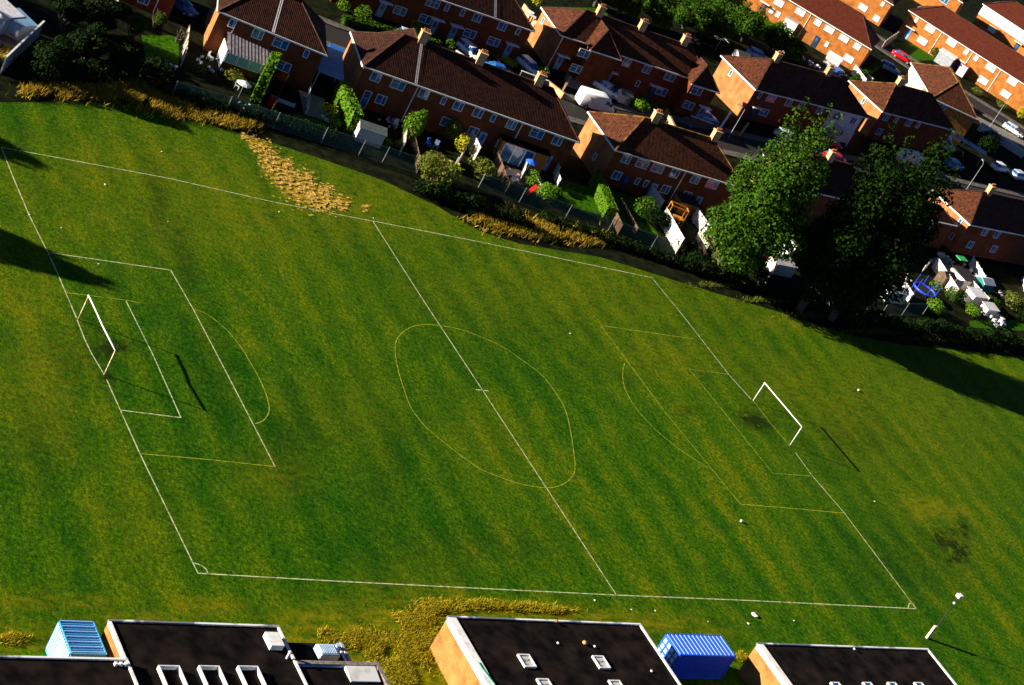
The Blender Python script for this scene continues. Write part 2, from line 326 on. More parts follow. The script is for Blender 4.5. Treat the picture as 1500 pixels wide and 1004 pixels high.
lay('pitch_lines',[p for p in bright],.105,Lw,.004)
mb=MB()
for P,cl in ((circ,True),(arcL,False),(arcR,False)):
    pp=[PXY for PXY in smooth_path([Vector(q) for q in P],6,cl)]
    vs,fs=strip([G(q.x,q.y) for q in pp],.11,cl); mb.add([(v.x,v.y,.008) for v in vs],fs)
for p in faded:
    vs,fs=strip([G(*q) for q in p],.11); mb.add([(v.x,v.y,.008) for v in vs],fs)
tag(mb.build('faded_pitch_lines',Lf),kind='structure')
# ---------------------------------------------------------------- goals
def goal(bases,tops,label,bow):
    a=G(*bases[0]);b=G(*bases[1]); mid=(a+b)/2; az=azof(a,b); h=2.44
    r=empty('goal',(mid.x,mid.y,0),az,label,'goal','goals on the pitch'); l=3.66
    for s in(-1,1): MB().tube([(s*l,0,-.1),(s*l*.995,.02,h)],[.055,.055]).build('post',rusty if bow else white,r,True)
    MB().tube([(-l-.05,0,h),(-l*.35,0,h-bow*.2),(.0,0,h-bow*.9),(l*.1,0,h-bow),(l*.5,0,h-bow*.55),(l+.05,0,h)],[.062]*6).build('crossbar',white,r,True)
rusty=mat('worn_post_paint',(.8,.7,.55),(.55,.3,.08),scale=3,lo=.45,hi=.55)
goal([(113.8,467),(153.2,550.5)],0,'goal with rust worn posts, at the pitch end away from the tall trees',.07)
goal([(1102.6,586.5),(1158,653)],0,'straight white goal frame, at the end nearer the tall trees',0)
# ---------------------------------------------------------------- roads, paths, lawns
def road(name,path,w,m,z): 
    mb=MB(); vs,fs=strip(path,w); mb.add([(v.x,v.y,z) for v in vs],fs); return tag(mb.build(name,m),kind='structure')
def kerbpath(name,path,w,off,m=None):
    mb=MB()
    P=[Vector((p[0],p[1],0)) for p in path]; Q=[]
    for i,p in enumerate(P):
        d=(P[min(i+1,len(P)-1)]-P[max(i-1,0)]).normalized(); Q.append(p+Vector((-d.y,d.x,0))*off)
    vs,fs=strip(Q,w); n=len(vs)
    mb.add([(v.x,v.y,.12) for v in vs]+[(v.x,v.y,-.05) for v in vs],fs)
    for i in range(0,n-2,2): mb.f.append((i,i+2,i+2+n,i+n)); mb.f.append((i+1,i+1+n,i+3+n,i+3))
    return tag(mb.build(name,m or pave),kind='structure')
R1=[(-30,84),(0,77.5),(16,71.5),(34,68.6),(52,67.0),(70,68.5),(90,69),(112,70.5),(135,72),(160,73),(230,78)]
road('road',R1,5.6,asph,.002)
kerbpath('pavement',R1,1.6,3.6); kerbpath('pavement',R1,1.6,-3.6)
R2=[(120,150),(141,129),(153,112),(160,99),(168,88),(172,80)]
R2b=[(G(1330,60).x-8,G(1330,60).y+14)]
R3=[(176,130),(183,117),(190,104),(200,86)]
R3=[(150,150),(166,122),(177,108.5),(186,95),(200,74)]
road('side_road',R3,6,asph,.006)
kerbpath('pavement',R3,1.6,3.8); kerbpath('pavement',R3,1.6,-3.8)
for i,P in enumerate([[(207,52),(262,52),(262,95),(215,92)],[(822,262),(868,276),(905,322),(818,300)],[(888,276),(930,290),(965,345),(905,330)],[(1420,470),(1500,470),(1500,485),(1420,480)],
    [(1300,60),(1345,66),(1375,88),(1330,90)],[(1140,20),(1170,62),(1120,60),(1060,20)],[(900,130),(960,140),(1000,175),(920,165)],[(760,262),(800,275),(800,290),(765,280)],[(800,10),(890,12),(890,25),(850,25)],
    [(430,165),(480,180),(470,205),(420,190)],[(560,40),(640,55),(600,70),(530,50)]]):
    poly('lawn',[G(*p) for p in P],lawn,.006+.004*(i%3))
for i,P in enumerate([[(438,132),(475,145),(480,178),(445,168)],[(722,242),(765,250),(790,275),(740,268)],[(830,100),(872,112),(868,140),(825,125)],[(1000,172),(1040,172),(1060,190),(1010,186)],
   [(1430,170),(1500,205),(1500,218),(1440,188)],[(1360,380),(1385,375),(1415,400),(1390,410)],[(960,320),(990,330),(1010,360),(985,360)],[(690,75),(735,95),(760,112),(690,95)],[(500,70),(480,62),(470,78),(498,95)]]):
    poly('patio',[G(*p) for p in P],patio,.020+.004*(i%3))
# ================================================================ HOUSES
WT={}
ridge_tile=mat('ridge_tile',(.085,.028,.010),(.03,.01,.005),scale=1.5)
def win_template(kind):
    """frame, pane meshes: origin at centre, facing -y"""
    if kind in WT: return WT[kind]
    w,h,mull,tr={'W2':(1.25,1.15,1,0),'W3':(1.75,1.15,1,1),'W3b':(1.9,1.2,2,1),'S':(.62,.95,0,0),'S2':(.8,1.0,1,0),'T':(.9,2.2,0,1),'P':(2.6,2.1,2,0),'B':(1.9,1.5,2,1)}[kind]
    f=MB(); t=.075; y0,y1=-.06,.0
    f.box(-w/2,w/2,y0,y1,h/2-t,h/2); f.box(-w/2,w/2,y0-.06,y1,-h/2,-h/2+t)
    f.box(-w/2,-w/2+t,y0,y1,-h/2+t,h/2-t); f.box(w/2-t,w/2,y0,y1,-h/2+t,h/2-t)
    for i in range(mull):
        x=-w/2+w*(i+1)/(mull+1)+(.12 if mull==1 else 0); f.box(x-t/2,x+t/2,y0,y1,-h/2+t,h/2-t)
    if tr: f.box(-w/2+t,(w/2-t) if kind!='W3' else 0.08,y0+.01,y1,.12,.12+t*.8)
    p=MB(); p.box(-w/2+t*.6,w/2-t*.6,-.025,.0,-h/2+t*.6,h/2-t*.6)
    fm=f.mesh('window');fm.materials.append(white);pm=p.mesh('pane');pm.materials.append(glass)
    WT[kind]=(fm,pm); return WT[kind]
def window(root,x,y,z,kind,rz=0,pm_=None):
    fm,pm=win_template(kind); a=inst(fm,'window',root,(x,y,z),rz)
    if pm_:
        key=kind+'_pale'
        if key not in WT: q=pm.copy(); q.materials.clear(); q.materials.append(pm_); WT[key]=q
        pm=WT[key]
    inst(pm,'pane',a,(0,0,0)); return a
def door(root,x,y,col,rz=0,canopy=True):
    d=MB().box(-.45,.45,-.07,0,.05,2.1).build('door',col,root,loc=(x,y,0)); d.rotation_euler.z=rz
    MB().box(-.2,.2,-.10,-.06,1.1,1.85).build('pane',glass,d)
    if canopy:
        c=MB().box(-.95,.95,-.75,-.0,2.28,2.4).box(-.95,-.87,-.75,-.65,2.24,2.5).build('canopy',white,root,loc=(x,y,0)); c.rotation_euler.z=rz
def hipmesh(mb,x0,x1,y0,y1,ze,zr,hl=True,hr=True,ov=.3,k=1.0):
    x0-=ov;x1+=ov;y0-=ov;y1+=ov; D=(y1-y0)/2*k; ym=(y0+y1)/2; t=.10
    if (x1-x0)<(y1-y0)-.5:
        xm=(x0+x1)/2; hd=(x1-x0)/2; ya=y0+hd; yb=y1-hd
        v=[(x0,y0,ze),(x1,y0,ze),(x1,y1,ze),(x0,y1,ze),(xm,ya,zr),(xm,yb,zr)]+[(x0,y0,ze-t),(x1,y0,ze-t),(x1,y1,ze-t),(x0,y1,ze-t)]
        mb.add(v,[(0,1,4),(1,2,5,4),(2,3,5),(3,0,4,5),(0,6,7,1),(1,7,8,2),(2,8,9,3),(3,9,6,0),(6,9,8,7)])
        return None,(xm,ya,yb),ym
    a=x0+(D if hl else 0); b=x1-(D if hr else 0)
    if b<a: a=b=(a+b)/2
    v=[(x0,y0,ze),(x1,y0,ze),(x1,y1,ze),(x0,y1,ze),(a,ym,zr),(b,ym,zr)]
    v+=[(p[0],p[1],ze-t) for p in v[:4]]
    mb.add(v,[(0,1,5,4),(1,2,5),(2,3,4,5),(3,0,4),(0,6,7,1),(1,7,8,2),(2,8,9,3),(3,9,6,0),(6,9,8,7)])
    return (a,b,ym)
def bx_roof_local(mb,pts,fs): mb.add(pts,fs)
def terrace(name,label,FL,FR,az=None,D=8.6,he=5.0,hr=8.3,L=None,wallm=None,roofm=None,hl=True,hr_=True,up=[],low=[],doors=[],chim=[],wings=[],pipes=[],endw=[],mossy=False,gut=True,ext=[],panem=None,group='brick terraces',seams=[],world=None,k=1.0,ridgem=None,gable=None):
    wallm=wallm or brick; roofm=roofm or tile
    if world: a=Vector((*world,0))
    else: a=G(*FL,he)
    if az is None: az=azof(a,G(*FR,he))
    else: az=math.radians(az)
    if L is None: q=G(*FR,he)-a; L=q.x*math.cos(az)+q.y*math.sin(az)
    r=empty(name,(a.x,a.y,0),az,label,'house',group)
    wm=MB().box(0,L,0,D,-.3,he)
    dirx=Vector((math.cos(az),math.sin(az),0)); n=Vector((-math.sin(az),math.cos(az),0)); a0=Vector((a.x,a.y,0))
    def hit(px,py,yoff=0):
        d=ray(px,py); p0=a0+n*yoff; t=(p0-CAM).dot(n)/d.dot(n); w=CAM+d*t-a0; return w.dot(dirx),w.z
    for w in wings:
        s0,s1,pr,zr=w[:4]; 
        if pr>0: wm.box(s0,s1,-pr,-.001,-.3,he)
        else: wm.box(s0,s1,D+.001,D-pr,-.3,he)
    wm.build('wall',wallm,r)
    if gable: MB().box(-.035,-.001,-.0,D,-.2,he-.17).build('gable_wall',gable,r)  # paler facing carries the painted sunlight on the end wall
    rm=MB(); A,B,ym=hipmesh(rm,0,L,0,D,he+.02,hr,hl,hr_,k=k)
    for w in wings:
        s0,s1,pr,zr=w[:4]; ov=.3; m=(s0+s1)/2; hw=(s1-s0)/2+ov
        if pr>0: ye=-pr-ov; yr=ye+hw; yb=D/2*.98
        else: ye=D-pr+ov; yr=ye-hw; yb=D/2*1.02
        z=he+.03
        rm.add([(m-hw,ye,z),(m+hw,ye,z),(m+hw,yb,z),(m-hw,yb,z),(m,yr,zr),(m,yb,zr)],[(0,1,4),(1,2,5,4),(3,0,4,5)] if pr>0 else [(1,0,4),(2,1,4,5),(0,3,5,4)])
    ro=rm.build('roof',roofm,r)
    # ridge and hip tiles
    rd=MB(); turned=A is None
    if turned:
        xm,ya,yb=B; A=B=xm
        rd.bar((xm,ya,hr+.03),(xm,yb,hr+.03),.55,.14)
        for X_ in(-.3,L+.3):
            rd.bar((X_,-.3,he+.06),(xm,ya,hr+.05),.2,.12); rd.bar((X_,D+.3,he+.06),(xm,yb,hr+.05),.2,.12)
        hl=hr_=False
    else: rd.bar((A,ym,hr+.03),(B,ym,hr+.03),.24,.14)
    if hl:
        rd.bar((-.3,-.3,he+.06),(A,ym,hr+.05),.2,.12); rd.bar((-.3,D+.3,he+.06),(A,ym,hr+.05),.2,.12)
    if hr_:
        rd.bar((L+.3,-.3,he+.06),(B,ym,hr+.05),.2,.12); rd.bar((L+.3,D+.3,he+.06),(B,ym,hr+.05),.2,.12)
    for w in wings:
        s0,s1,pr,zr=w[:4]; m=(s0+s1)/2; hw=(s1-s0)/2+.3
        ye=-pr-.3 if pr>0 else D-pr+.3; yr=ye+hw if pr>0 else ye-hw
        rd.bar((m-hw,ye,he+.06),(m,yr,zr+.04),.2,.12); rd.bar((m+hw,ye,he+.06),(m,yr,zr+.04),.2,.12); rd.bar((m,yr,zr+.03),(m,D/2,zr+.03),.22,.13)
    rd.build('ridge_tiles',moss if mossy else ridge_tile,ro)
    if gut:
        g=MB(); segs=[]; x=0
        cuts=sorted([(w[0],w[1],w[2]) for w in wings if w[2]>0])
        for c0,c1,p in cuts: segs.append((x,c0)); x=c1; g.box(c0-.38,c1+.38,-p-.40,-p-.30,he-.13,he+.03)
        segs.append((x,L))
        for s0,s1 in segs:
            if s1-s0>.8: g.box(s0-.38,s1+.38,-.40,-.30,he-.13,he+.03)
        g.box(-.40,-.30,-.3,D+.38,he-.16,he+.035)
        g.build('gutter',white,r)
    for p in pipes:
        s,z=hit(*p[:2],p[2] if len(p)>2 else 0)
        if 0<s<L: MB().box(s-.055,s+.055,-.09-(-(p[2]) if len(p)>2 else 0),-.01-(-(p[2]) if len(p)>2 else 0),0,he-.13).build('drainpipe',white,r)
    for lst,zlo,zhi in((up,3.35,4.15),(low,1.1,1.75)):
        for w in lst:
            px,py,kd=w[:3]; yo=w[3] if len(w)>3 else 0
            s,z=hit(px,py,yo); z=min(max(z,zlo),zhi)
            if kd in('T','P'): z=1.15
            if yo<0 or .5<s<L-.5 or 1: window(r,min(max(s,.6),L-.6),yo,z,kd,0,panem)
    for d in doors:
        px,py,c=d[:3]; yo=d[3] if len(d)>3 else 0
        s,z=hit(px,py,yo); door(r,min(max(s,.6),L-.6),yo,c,0,d[4] if len(d)>4 else True)
    for e in endw: window(r,-.04 if gable else 0,e[0],e[1],e[2],-math.pi/2)
    for c in chim:
        if isinstance(c,tuple): s,z=hit(c[0],c[1],ym)
        else: s=c
        s=min(max(s,A if hl else .5),B if hr_ else L-.5)
        cm=MB().box(s-.5,s+.5,ym-.36,ym+.36,hr-.7,hr+1.15).box(s-.57,s+.57,ym-.43,ym+.43,hr+1.15,hr+1.28)
        ch=cm.build('chimney',chimb,r); MB().box(s-.62,s+.62,ym-.5,ym-.37,hr-.62,hr-.42).build('flashing',lead,ch)
        for i in(-1,0,1): MB().tube([(s+i*.3,ym,hr+1.28),(s+i*.3,ym,hr+1.62)],[.12,.09],8).build('chimney_pot',pot,ch)
    for s in seams:   # pale snow-board like verge strips down the front slope
        sl_=MB(); y0=-.28; y1=ym-.2; m_=10
        x,z=hit(s[0],s[1],0)
        for i in range(m_*2):
            t0=i/(m_*2);t1=(i+.8)/(m_*2)
            for o_ in((-.16,-.05),(.05,.16)):
                if i%2==0 or 1:
                    f=lambda t:(y0+(y1-y0)*t, he+.1+(hr-he)*(t*(y1-y0))/(ym+.3)+.04)
                    ya,za=f(t0);yb,zb=f(t1); sl_.add([(x+o_[0],ya,za),(x+o_[1],ya,za),(x+o_[1],yb,zb),(x+o_[0],yb,zb)],[(0,1,2,3)])
        sl_.build('roof_ladder_strip',white,ro)
    return r,hit,(L,D,A,B,ym)
T=terrace
def _back(px,py,az,L):
    g=G(px,py,5.0); a=math.radians(az); return (g.x-L*math.cos(a),g.y-L*math.sin(a))
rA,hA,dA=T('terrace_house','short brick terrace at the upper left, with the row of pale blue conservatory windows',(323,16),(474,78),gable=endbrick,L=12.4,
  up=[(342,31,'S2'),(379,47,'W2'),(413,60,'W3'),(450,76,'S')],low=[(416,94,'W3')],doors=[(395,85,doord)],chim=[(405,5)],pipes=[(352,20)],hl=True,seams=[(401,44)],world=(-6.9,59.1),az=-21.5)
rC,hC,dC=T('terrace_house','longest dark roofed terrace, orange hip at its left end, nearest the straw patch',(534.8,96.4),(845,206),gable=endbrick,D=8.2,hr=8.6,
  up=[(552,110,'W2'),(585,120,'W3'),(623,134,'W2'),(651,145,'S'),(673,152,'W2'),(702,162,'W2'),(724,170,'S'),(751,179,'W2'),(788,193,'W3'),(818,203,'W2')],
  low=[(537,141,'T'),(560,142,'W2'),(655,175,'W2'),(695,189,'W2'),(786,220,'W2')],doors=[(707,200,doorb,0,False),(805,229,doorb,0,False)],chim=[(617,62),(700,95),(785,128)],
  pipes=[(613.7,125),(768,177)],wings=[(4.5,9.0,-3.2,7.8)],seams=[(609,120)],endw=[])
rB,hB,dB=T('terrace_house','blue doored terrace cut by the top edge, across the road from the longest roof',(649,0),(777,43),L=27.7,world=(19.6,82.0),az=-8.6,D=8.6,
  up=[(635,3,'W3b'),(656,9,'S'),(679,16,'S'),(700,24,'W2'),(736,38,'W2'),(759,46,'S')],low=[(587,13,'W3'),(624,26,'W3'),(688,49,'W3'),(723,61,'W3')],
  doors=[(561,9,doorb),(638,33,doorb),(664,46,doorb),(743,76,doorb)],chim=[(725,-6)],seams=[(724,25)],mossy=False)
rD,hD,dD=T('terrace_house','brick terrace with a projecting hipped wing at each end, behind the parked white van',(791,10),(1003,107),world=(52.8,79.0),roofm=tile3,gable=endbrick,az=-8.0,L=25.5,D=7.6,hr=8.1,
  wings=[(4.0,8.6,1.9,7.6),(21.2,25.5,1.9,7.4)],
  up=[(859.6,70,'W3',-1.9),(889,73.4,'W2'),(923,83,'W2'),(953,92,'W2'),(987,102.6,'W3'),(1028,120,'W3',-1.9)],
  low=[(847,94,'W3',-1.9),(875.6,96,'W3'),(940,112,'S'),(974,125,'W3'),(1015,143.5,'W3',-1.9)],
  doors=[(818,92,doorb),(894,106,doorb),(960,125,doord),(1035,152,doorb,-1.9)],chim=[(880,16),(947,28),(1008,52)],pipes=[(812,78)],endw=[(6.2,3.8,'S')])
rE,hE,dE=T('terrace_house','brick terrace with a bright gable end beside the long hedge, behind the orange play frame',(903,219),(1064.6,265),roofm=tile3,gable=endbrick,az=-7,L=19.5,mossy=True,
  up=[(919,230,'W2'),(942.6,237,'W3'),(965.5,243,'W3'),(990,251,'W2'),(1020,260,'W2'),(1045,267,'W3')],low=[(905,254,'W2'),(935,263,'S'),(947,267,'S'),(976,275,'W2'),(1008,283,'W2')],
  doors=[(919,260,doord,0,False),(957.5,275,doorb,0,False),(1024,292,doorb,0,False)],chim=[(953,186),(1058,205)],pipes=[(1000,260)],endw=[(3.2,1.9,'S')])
rF,hF,dF=T('terrace_house','brick terrace with a pale rendered house in it, behind the tall leafy tree',(1107,131.5),(1260,162),world=(88.9,78.4),roofm=tile3,gable=endbrick,az=2,L=24.3,D=9.0,
  up=[(1114,138,'S'),(1132,140,'W3'),(1158,146,'W2'),(1175,149,'S'),(1205,155,'W2')],low=[(1119.5,163,'W3')],doors=[(1103,163,doord)],chim=[(1139,84),(1217,100)],endw=[(6.0,4.0,'S')])
s0,_=hF(1206,156); s1,_=hF(1257,162)
s0=16.6;s1=23.6
rw=MB().box(s0,s1,-.06,-.001,0,4.9).build('rendered_wall',render,rF)
for x,z,kd in((s0+1.6,3.9,'W3'),(s0+5.4,3.9,'W2'),(s0+1.8,1.3,'W3b')):
    window(rF,x,-.06,z,kd)
door(rF,s0+4.6,-.06,white)
MB().box(s0+3.6,s0+5.8,-1.3,-.07,2.3,2.5).box(s0+3.7,s0+3.85,-1.3,-1.15,0,2.3).box(s0+5.6,s0+5.75,-1.3,-1.15,0,2.3).build('porch',render,rF)
rG,hG,dG=T('terrace_house','brick terrace with blue lit windows and a sunlit cream gable, behind the darkest tree',(1293,163),(1400,190),roofm=tile3,gable=endbrick,az=2,L=17.5,D=8.7,mossy=True,
  up=[(1300,169,'W2'),(1316,170.5,'S2'),(1335,174,'W2'),(1350,175,'S2')],low=[(1288,193,'W2')],chim=[(1320,117)],endw=[(4.4,4.1,'S')])
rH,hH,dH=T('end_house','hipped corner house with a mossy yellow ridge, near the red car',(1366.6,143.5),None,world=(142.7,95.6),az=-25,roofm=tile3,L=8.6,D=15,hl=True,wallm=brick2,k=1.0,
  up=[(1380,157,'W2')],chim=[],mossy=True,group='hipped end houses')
MB().box(-.06,-.001,5.5,15,.3,4.8).build('rendered_wall',cream,rH)
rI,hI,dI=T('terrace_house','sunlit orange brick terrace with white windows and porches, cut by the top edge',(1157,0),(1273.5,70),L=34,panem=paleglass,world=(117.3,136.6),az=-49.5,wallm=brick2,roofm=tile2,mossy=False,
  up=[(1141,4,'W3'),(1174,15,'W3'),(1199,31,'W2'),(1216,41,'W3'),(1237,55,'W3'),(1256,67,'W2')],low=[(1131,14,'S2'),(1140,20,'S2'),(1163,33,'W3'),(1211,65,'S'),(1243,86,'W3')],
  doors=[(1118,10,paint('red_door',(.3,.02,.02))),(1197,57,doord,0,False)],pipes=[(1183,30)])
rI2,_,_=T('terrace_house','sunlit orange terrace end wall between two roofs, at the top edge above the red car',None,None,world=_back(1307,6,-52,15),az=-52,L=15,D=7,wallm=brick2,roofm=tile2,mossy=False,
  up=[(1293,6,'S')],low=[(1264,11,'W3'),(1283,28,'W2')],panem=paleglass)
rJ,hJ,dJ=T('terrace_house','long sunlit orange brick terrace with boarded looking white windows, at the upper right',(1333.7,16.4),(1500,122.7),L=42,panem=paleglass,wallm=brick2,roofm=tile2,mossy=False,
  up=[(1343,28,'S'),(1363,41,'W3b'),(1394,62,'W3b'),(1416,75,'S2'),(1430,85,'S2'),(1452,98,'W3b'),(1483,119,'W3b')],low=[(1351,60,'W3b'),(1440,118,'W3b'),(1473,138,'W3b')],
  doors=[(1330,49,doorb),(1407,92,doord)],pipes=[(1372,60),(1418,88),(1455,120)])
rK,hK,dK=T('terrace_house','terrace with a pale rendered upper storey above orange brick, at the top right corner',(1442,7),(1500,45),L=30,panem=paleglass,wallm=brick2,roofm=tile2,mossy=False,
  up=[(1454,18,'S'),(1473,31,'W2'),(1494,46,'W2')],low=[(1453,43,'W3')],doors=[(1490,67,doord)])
MB().box(-.02,30.02,-.07,-.001,2.7,4.95).build('rendered_wall',render,rK)
MB().box(-.07,-.001,0,8.6,2.7,4.95).build('rendered_wall',render,rK)
rK2,_,_=T('terrace_house','orange terrace cut by the top edge between the two long sunlit rows',None,None,world=_back(1409,3,-57,10),az=-57,L=10,D=4.2,hr=6.0,wallm=brick2,roofm=tile2,mossy=False,up=[(1382,3,'W3')],low=[(1400,20,'W2')])
rL,hL,dL=T('end_house','house with a pointed sunlit side wall below the street lamp at the right',(1421,328),(1487,340),L=22,roofm=tile3,gable=endbrick,az=3,D=8.6,
  up=[(1446,335,'W2'),(1464,338,'W2')],low=[(1423,356,'W2'),(1459,360,'W2')],chim=[(1452,277)],endw=[(1.6,4.2,'S'),(3.8,1.9,'W2'),(1.4,1.8,'S')],group='hipped end houses')
rM,hM,dM=T('terrace_house','shaded house low between the darkest tree and the pointed sunlit wall',(1290,305),(1384,331),L=12.5,world=(96.0,49.6),az=1,D=4.6,he=4.3,hr=5.6,
  up=[(1342,326,'W2'),(1363,330,'W2')],low=[(1343,355,'P')],mossy=False)
rN,hN,dN=T('terrace_house','dark roofed house glimpsed between the two tall trees',(1165,274),(1260,290),gable=endbrick,az=0,L=15,D=7.6,
  up=[(1172,290,'W2')],chim=[(1213,236)],mossy=False)
rO,_,_=T('end_house','house whose sunlit end wall just enters at the right edge',None,None,world=(125.6+5,51.5),az=3,L=12,D=8,group='hipped end houses',chim=[])
rO.location=G(1530,348,5).xy.to_3d()
p_=G(246,27)
terrace('terrace_house','dark brick house cut by the top edge, left of the conservatory terrace',None,None,world=(p_.x-7.2*math.cos(-.33),p_.y-7.2*math.sin(-.33)),az=-19,L=7.2,D=8,low=[(206,11,'W2')],pipes=[(226,14)],chim=[])
# extension behind the long terrace
ex=empty('rear_extension',(0,0,0),rC.rotation_euler.z,'single storey brick extension with an orange sunlit side and glass patio doors','extension')
g0=G(724,232); ex.location=(g0.x,g0.y,0)
MB().box(0,6.2,0,3.4,0,2.5).build('wall',brick2,ex); MB().box(-.15,6.35,-.15,3.3,2.5,2.68).build('roof',roofbit,ex)
window(ex,0,1.5,1.4,'S2',-math.pi/2)
fm=MB(); 
for x in(.4,1.8,3.2,4.4): fm.box(x-.05,x+.05,-.07,0,0,2.3)
fm.box(.35,4.45,-.07,0,2.25,2.35); f=fm.build('patio_door',white,ex); MB().box(.45,4.35,-.03,-.005,.02,2.25).build('pane',glass,f)
# conservatory on the top-left terrace
cs=empty('conservatory',tuple(G(322,100).xy)+(0,),math.radians(-14),'lean-to conservatory with a ribbed grey roof and a row of four pale blue windows','conservatory')
LC=5.6
MB().box(0,LC,0,3.0,0,.9).build('wall',brick,cs)
rf=MB()
for i in range(28):
    x0=i*LC/28; rf.add([(x0,-.2,2.1+.04*(i%2)),(x0+LC/28,-.2,2.1+.04*(i%2)),(x0+LC/28,3.2,3.1+.04*(i%2)),(x0,3.2,3.1+.04*(i%2))],[(0,1,2,3)])
rf.build('roof',mat('corrugated_grey',(.34,.28,.30),(.2,.17,.19),scale=2),cs)
for i in range(4):
    x=.7+i*1.4; f=MB().box(x-.62,x+.62,-.06,0,.9,.98).box(x-.62,x+.62,-.06,0,2.0,2.08).box(x-.66,x-.58,-.06,0,.9,2.08).box(x+.58,x+.66,-.06,0,.9,2.08).build('window',white,cs)
    MB().box(x-.58,x+.58,-.02,0,.98,2.0).build('pane',doorb,f)
MB().box(-.08,0,0,3.0,0,2.3).build('side_panel',white,cs)
# blue lean-to beside it
g0=G(457,128); ln=empty('side_porch',(g0.x,g0.y,0),math.radians(-19),'pale blue glazed lean-to roof over the side passage of the short terrace','porch')
MB().add([(-.2,-.2,2.2),(3.0,-.2,2.2),(3.0,6.3,2.9),(-.2,6.3,2.9),(-.2,-.2,2.12),(3.0,-.2,2.12),(3.0,6.3,2.82),(-.2,6.3,2.82)],[(0,1,2,3),(7,6,5,4),(0,4,5,1),(1,5,6,2),(2,6,7,3),(3,7,4,0)]).build('roof',doorb,ln)
for x,y in((0,0),(2.8,0),(2.8,3)): MB().box(x-.05,x+.05,y-.05,y+.05,0,2.15).build('post',white,ln)
# ================================================================ SCHOOL / CLUB BUILDINGS (near edge)
whp=mat('patchy_white_trim',(.80,.78,.76),(.16,.17,.20),scale=.45,lo=.42,hi=.5,rough=.6)
def flatbuilding(label,x0,x1,yf,yn,h,wallm,fasc_left=.18,fasc_h=.35,cat='building',right=True):
    """yf: far wall (towards pitch), yn: near wall; roof deck slightly below the coping"""
    r=empty('flat_roofed_building',(x0,yf,0),0,label,cat,'flat roofed buildings'); L=x1-x0; D=yf-yn
    MB().box(0,L,-D,0,-.3,h-.25).build('wall',wallm,r)
    MB().box(.1,L-.1,-D+.1,-.1,h-.25,h-.12).build('roof_deck',roofbit,r)
    MB().box(-.05,L+.05,-.10,.06,h-.24,h).build('coping',whp,r)
    MB().box(-.06,fasc_left,-D,-.145,h-fasc_h,h+.005).build('fascia',whw,r)
    if right: MB().box(L-.12,L+.06,-D,-.145,h-.24,h-.003).build('coping',whw,r)
    return r
whw=mat('weathered_white',(.80,.78,.76),(.50,.49,.48),scale=1.1,lo=.3,hi=.5,rough=.6)
def skylight(root,x,y,z,w=1.3,d=1.5,h=.22,glassy=True):
    MBk=MB(); t=.1
    MBk.box(-w/2,-w/2+t,-d/2,d/2,0,h).box(w/2-t,w/2,-d/2,d/2,0,h).box(-w/2+t,w/2-t,-d/2,-d/2+t,0,h).box(-w/2+t,w/2-t,d/2-t,d/2,0,h)
    s=MBk.build('skylight',metalw,root,loc=(x,y,z))
    MB().box(-w/2+t,w/2-t,-d/2+t,d/2-t,.05,h*.6).build('pane',glass if glassy else dirtyg,s)
dirtyg=mat('dirty_dome',(.50,.50,.50),(.15,.15,.15),scale=2.5,lo=.4,hi=.55)
H=3.4
def GP(px,py,h): p=G(px,py,h); return p.x,p.y
x0,y0=GP(160,908,H); x1,_=GP(408,917.5,H)
b1=flatbuilding('flat roofed building with open roof frames, right of the light blue container',x0,x1,y0,y0-14,H,tanbrick,.12,.3)
for px,py in((255,1000),(314,1000),(371,1000)):
    X,Y=GP(px,py,H); 
    w,d,h=1.5,2.6,.35; t=.07
    s=MB().box(-w/2,-w/2+t,-d/2,d/2,0,h).box(w/2-t,w/2,-d/2,d/2,0,h).box(-w/2+t,w/2-t,d/2-t,d/2,0,h).build('roof_frame',metalw,b1,loc=(X-x0,Y-y0,H-.12))
X,Y=GP(400,941,H); MB().box(-.5,.5,-.65,.65,0,.45).build('roof_hatch',metalw,b1,loc=(X-x0,Y-y0,H-.12))
X,Y=GP(424,963,H); MB().tube([(0,0,0),(0,0,.5)],[.09,.09]).sphere((0,0,.55),.14).build('vent_pipe',metalw,b1,loc=(x1-x0-.5,Y-y0,H-.12))
# lower annex
ax=x1+.07; _,ay=GP(430,940,2.6); ax1,_=GP(500,942,2.6); _,byy=GP(440,968,H)
an=empty('flat_roofed_annex',(ax,ay,0),0,'low flat roofed annex with an air conditioning unit on top','building')
MB().box(0,ax1-ax,byy-ay+.1,0,-.3,2.4).build('wall',tanbrick,an)
MB().box(0,ax1-ax,byy-ay+.1,0,2.4,2.5).build('roof_deck',roofbit,an)
MB().box(ax1-ax-.16,ax1-ax+.04,byy-ay+.1,-.0,2.5,2.66).build('coping',greym,an); MB().box(ax1-ax-.42,ax1-ax-.3,byy-ay+.3,-.1,2.5,2.62).build('rail',metalw,an)
X,Y=GP(480,953,3.0)
ac=empty('air_conditioner',(X,Y,2.5),0,'pale blue grey air conditioning box on the low annex roof','air conditioner')
acm=mat('pale_blue_metal',(.42,.55,.72),(.33,.45,.6),scale=2)
cm=MB().box(-.75,.75,-.55,.55,.1,.55).box(-.7,.7,-.5,.5,.55,.62); 
for i in range(9): cm.box(-.62+i*.14,-.56+i*.14,-.42,.42,.62,.66)
cm.build('casing',acm,ac)
for s in(-.6,.6): MB().box(s-.06,s+.06,-.6,.6,0,.1).build('foot',greym,ac)
X,Y=GP(495,946,2.8); v=empty('vent_cowl',(X,Y,2.5),0,'small pale blue roof vent beside the air conditioning box','vent'); MB().box(-.16,.16,-.16,.16,0,.25).build('box',acm,v); MB().tube([(0,0,.25),(0,0,.4)],[.14,.2]).build('cap',acm,v)
